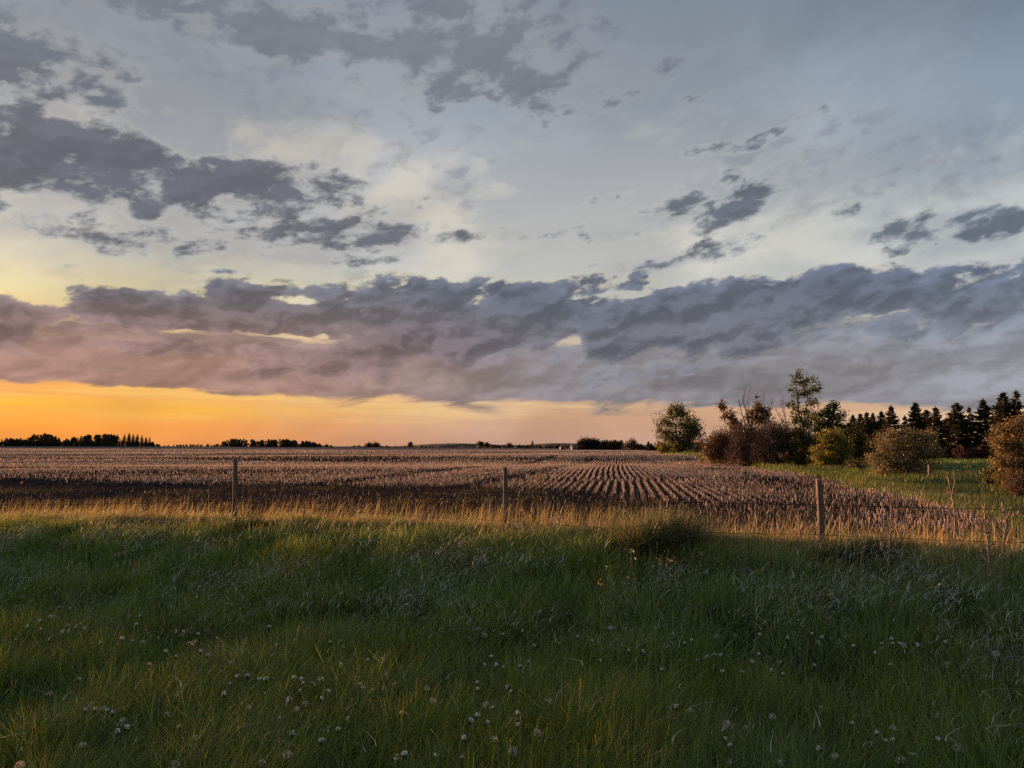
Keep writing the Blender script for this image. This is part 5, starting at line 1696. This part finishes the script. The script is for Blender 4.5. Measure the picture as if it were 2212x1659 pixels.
def build_plants():
    G_DARK = [(0.075, 0.110, 0.034), (0.100, 0.128, 0.042), (0.062, 0.090, 0.032), (0.22, 0.18, 0.10)]
    G_MIX = [(0.085, 0.125, 0.042), (0.110, 0.140, 0.052), (0.28, 0.24, 0.16), (0.19, 0.16, 0.10)]
    tussock('big shaggy grass tussock at the fence between the middle and right posts', 1405, 1205, 200, 104, 4200, 71, G_DARK, [3, 2, 2, 3.0], 0.6)
    tussock('dark leaning grass tussock at the foot of the right fence post', 1855, 1212, 200, 56, 2400, 72, G_DARK, [3, 2, 3, 0.6], 0.8)
    tussock('dark grass tussock behind the thin saplings at the far right', 2155, 1192, 150, 60, 1800, 73, G_DARK, [3, 2, 2, 1], 0.8)
    tussock('pale brown grass tussock between the right post and the far right saplings', 1985, 1238, 200, 48, 2000, 74, G_MIX, [2, 2, 2, 2], 1.0)
    tussock('large arching grey-green tussock at the right border, below the saplings', 2140, 1330, 230, 70, 2600, 75, G_MIX, [3, 2, 1.4, 1], 0.9)
    tussock('small grass tussock at the foot of the left fence post', 520, 1150, 120, 40, 1100, 76, G_DARK, [3, 2, 1, 1.5], 0.6)
    # silvery plants below the big tussock
    leafy_stem('pale lit silver plant, left one of the pair below the big tussock', 1374, 1185, 1240, 81, 30, 0.06, 1, ((0.52, 0.47, 0.38), (0.40, 0.38, 0.31)))
    leafy_stem('pale silver plant, right one of the pair below the big tussock', 1432, 1186, 1240, 82, 30, 0.055, 2, ((0.46, 0.41, 0.36), (0.36, 0.33, 0.29)))
    leafy_stem('small silver plant alone left of the right fence post', 1609, 1190, 1232, 83, 26, 0.05, 2)
    leafy_stem('bushy silver plant in the grass below left of the lit pair', 1345, 1226, 1256, 84, 26, 0.05, 2)
    leafy_stem('loose silver plant left beneath the lit pair, lowest of these', 1310, 1245, 1272, 85, 18, 0.045, 2)
    leafy_stem('grey leaved plant to the right beneath the lit pair', 1455, 1232, 1262, 86, 20, 0.045, 2)
    leafy_stem('grey-green plant in the grass below the right fence post, left one', 1716, 1266, 1320, 87, 22, 0.055, 2, ((0.20, 0.24, 0.18), (0.26, 0.30, 0.24)))
    leafy_stem('grey-green plant in the grass below the right fence post, right one', 1810, 1272, 1325, 88, 22, 0.055, 2, ((0.20, 0.24, 0.18), (0.26, 0.30, 0.24)))
    leafy_stem('grey-green leafy plant under the bare sapling', 2030, 1255, 1295, 89, 20, 0.06, 2, ((0.20, 0.24, 0.18), (0.26, 0.30, 0.24)))
    leafy_stem('broad leaved pale plant cut by the right border', 2206, 1370, 1460, 90, 18, 0.07, 2, ((0.30, 0.33, 0.24), (0.36, 0.36, 0.28)))
    # bare saplings on the verge and by the field edge
    def sap(lab, stems, base, r, seed, twig=0.35, name='bare_sapling'):
        p = ground_hit(*base)
        bare_tree(name, lab, stems, p.y, seed, r, 'sapling', 'bare saplings at the fence', M_STICK, twig)
    sap('thin bare sapling with a forked foot, first right of the right fence post', [[(1910, 1235), (1918, 1190), (1920, 1120), (1921, 1040)], [(1914, 1205), (1905, 1180), (1900, 1150)], [(1916, 1212), (1930, 1190), (1938, 1172)]], (1910, 1240), 0.008, 301)
    sap('tall bare double stemmed sapling rising before the meadow', [[(2065, 1195), (2062, 1120), (2050, 1060), (2044, 1018)], [(2056, 1078), (2062, 1040), (2060, 1015)], [(2076, 1180), (2072, 1130), (2066, 1095)]], (2065, 1198), 0.006, 302, 0.12)
    sap('bare sapling with a forked crown near the right border', [[(2150, 1275), (2165, 1200), (2172, 1130), (2164, 1085)], [(2171, 1130), (2185, 1105)]], (2150, 1278), 0.008, 303)
    sap('small twiggy sapling left of the forked border sapling', [[(2132, 1262), (2136, 1210), (2132, 1160), (2126, 1130)], [(2133, 1165), (2142, 1140)]], (2132, 1265), 0.008, 304, 0.6)
    sap('low thin bare stick at the right border', [[(2188, 1240), (2191, 1200), (2192, 1172)]], (2188, 1245), 0.008, 305, 0.1)
    # tall dry stalks behind and in the fence
    seed_stalks(['longest pair of pale dry stalks left of the left post, right one', 'longest pair of pale dry stalks left of the left post, left one', 'single pale dry stalk close to the left fence post', 'slanting dry stalk right of the left fence post', 'slanting pale stalk halfway between left and middle post', 'leaning dry stalk low before the fence in the left quarter', 'dry stalk leaning over the wire, left of the middle post', 'short dry stalk over the dark strip at the left border'],
        [(520, 1120, 580, 1000), (515, 1115, 540, 1000), (590, 1110, 690 - 60, 1012), (690, 1112, 722, 1022), (690 - 30, 1118, 712, 1040), (350, 1150, 400, 1085), (640, 1150, 690, 1090), (20, 1100, 48, 1040)], 'tall dry stalks by the fence')
    build_dandelions()

build_plants()

# ---------------------------------------------------------------- bird over the bare trees
def build_bird():
    p = at(1636, 858.5, 58)
    m = rough_mat('dark plumage', [(0.3, (0.012, 0.012, 0.013, 1)), (0.7, (0.03, 0.03, 0.03, 1))], 12.0, 0.2)
    # body as rings, wings as tapered slabs
    rings = [(-0.23, 0.008, 0.0), (-0.15, 0.035, 0.0), (-0.05, 0.055, 0.004), (0.06, 0.055, 0.008), (0.13, 0.034, 0.016), (0.17, 0.036, 0.022), (0.205, 0.026, 0.020), (0.225, 0.010, 0.012), (0.265, 0.003, 0.006)]
    n = 8
    V = []
    for (x, r, z) in rings:
        V += [(x, r * math.cos(t), z + r * 0.9 * math.sin(t)) for t in np.linspace(0, 2 * math.pi, n, endpoint=False)]
    i = np.arange(n)
    F = np.concatenate([np.stack([k * n + i, k * n + (i + 1) % n, (k + 1) * n + (i + 1) % n, (k + 1) * n + i], -1) for k in range(len(rings) - 1)])
    root = empty('bird', p)
    root.rotation_euler = (R(8), R(-18), R(20))
    tag(root, 'dark bird flying beside the bare trees over the hedge', 'bird')
    link('body', mesh_np('body', np.array(V), F, m, smooth=True), root)
    for sg in (1, -1):
        out = [(0.07, 0.04, 0.02, 0.0), (0.10, 0.16, 0.09, 0.02), (0.05, 0.30, 0.10, 0.03), (-0.03, 0.44, 0.05, 0.02)]
        W = []
        for (x, yy, z, _) in out:
            c = 0.17 if yy < 0.3 else 0.11
            c = 0.03 if yy > 0.4 else c
            for dx, dz in ((0, 0.006), (-c, 0.002), (-c, -0.002), (0, -0.006)):
                W.append((x + dx, sg * yy, z + dz))
        j = np.arange(4)
        Fw = np.concatenate([np.stack([k * 4 + j, k * 4 + (j + 1) % 4, (k + 1) * 4 + (j + 1) % 4, (k + 1) * 4 + j], -1) for k in range(3)] + [np.array([[12, 13, 14, 15]])])
        link('wing', mesh_np('wing', np.array(W), Fw, m), root)
    T = np.array([(-0.18, -0.02, 0.006), (-0.18, 0.02, 0.006), (-0.32, 0.055, 0.004), (-0.32, -0.055, 0.004), (-0.18, -0.02, -0.004), (-0.18, 0.02, -0.004), (-0.32, 0.055, 0.0), (-0.32, -0.055, 0.0)])
    link('tail', mesh_np('tail', T, np.array([(0, 1, 2, 3), (4, 7, 6, 5), (0, 4, 5, 1), (1, 5, 6, 2), (2, 6, 7, 3), (3, 7, 4, 0)]), m), root)
build_bird()
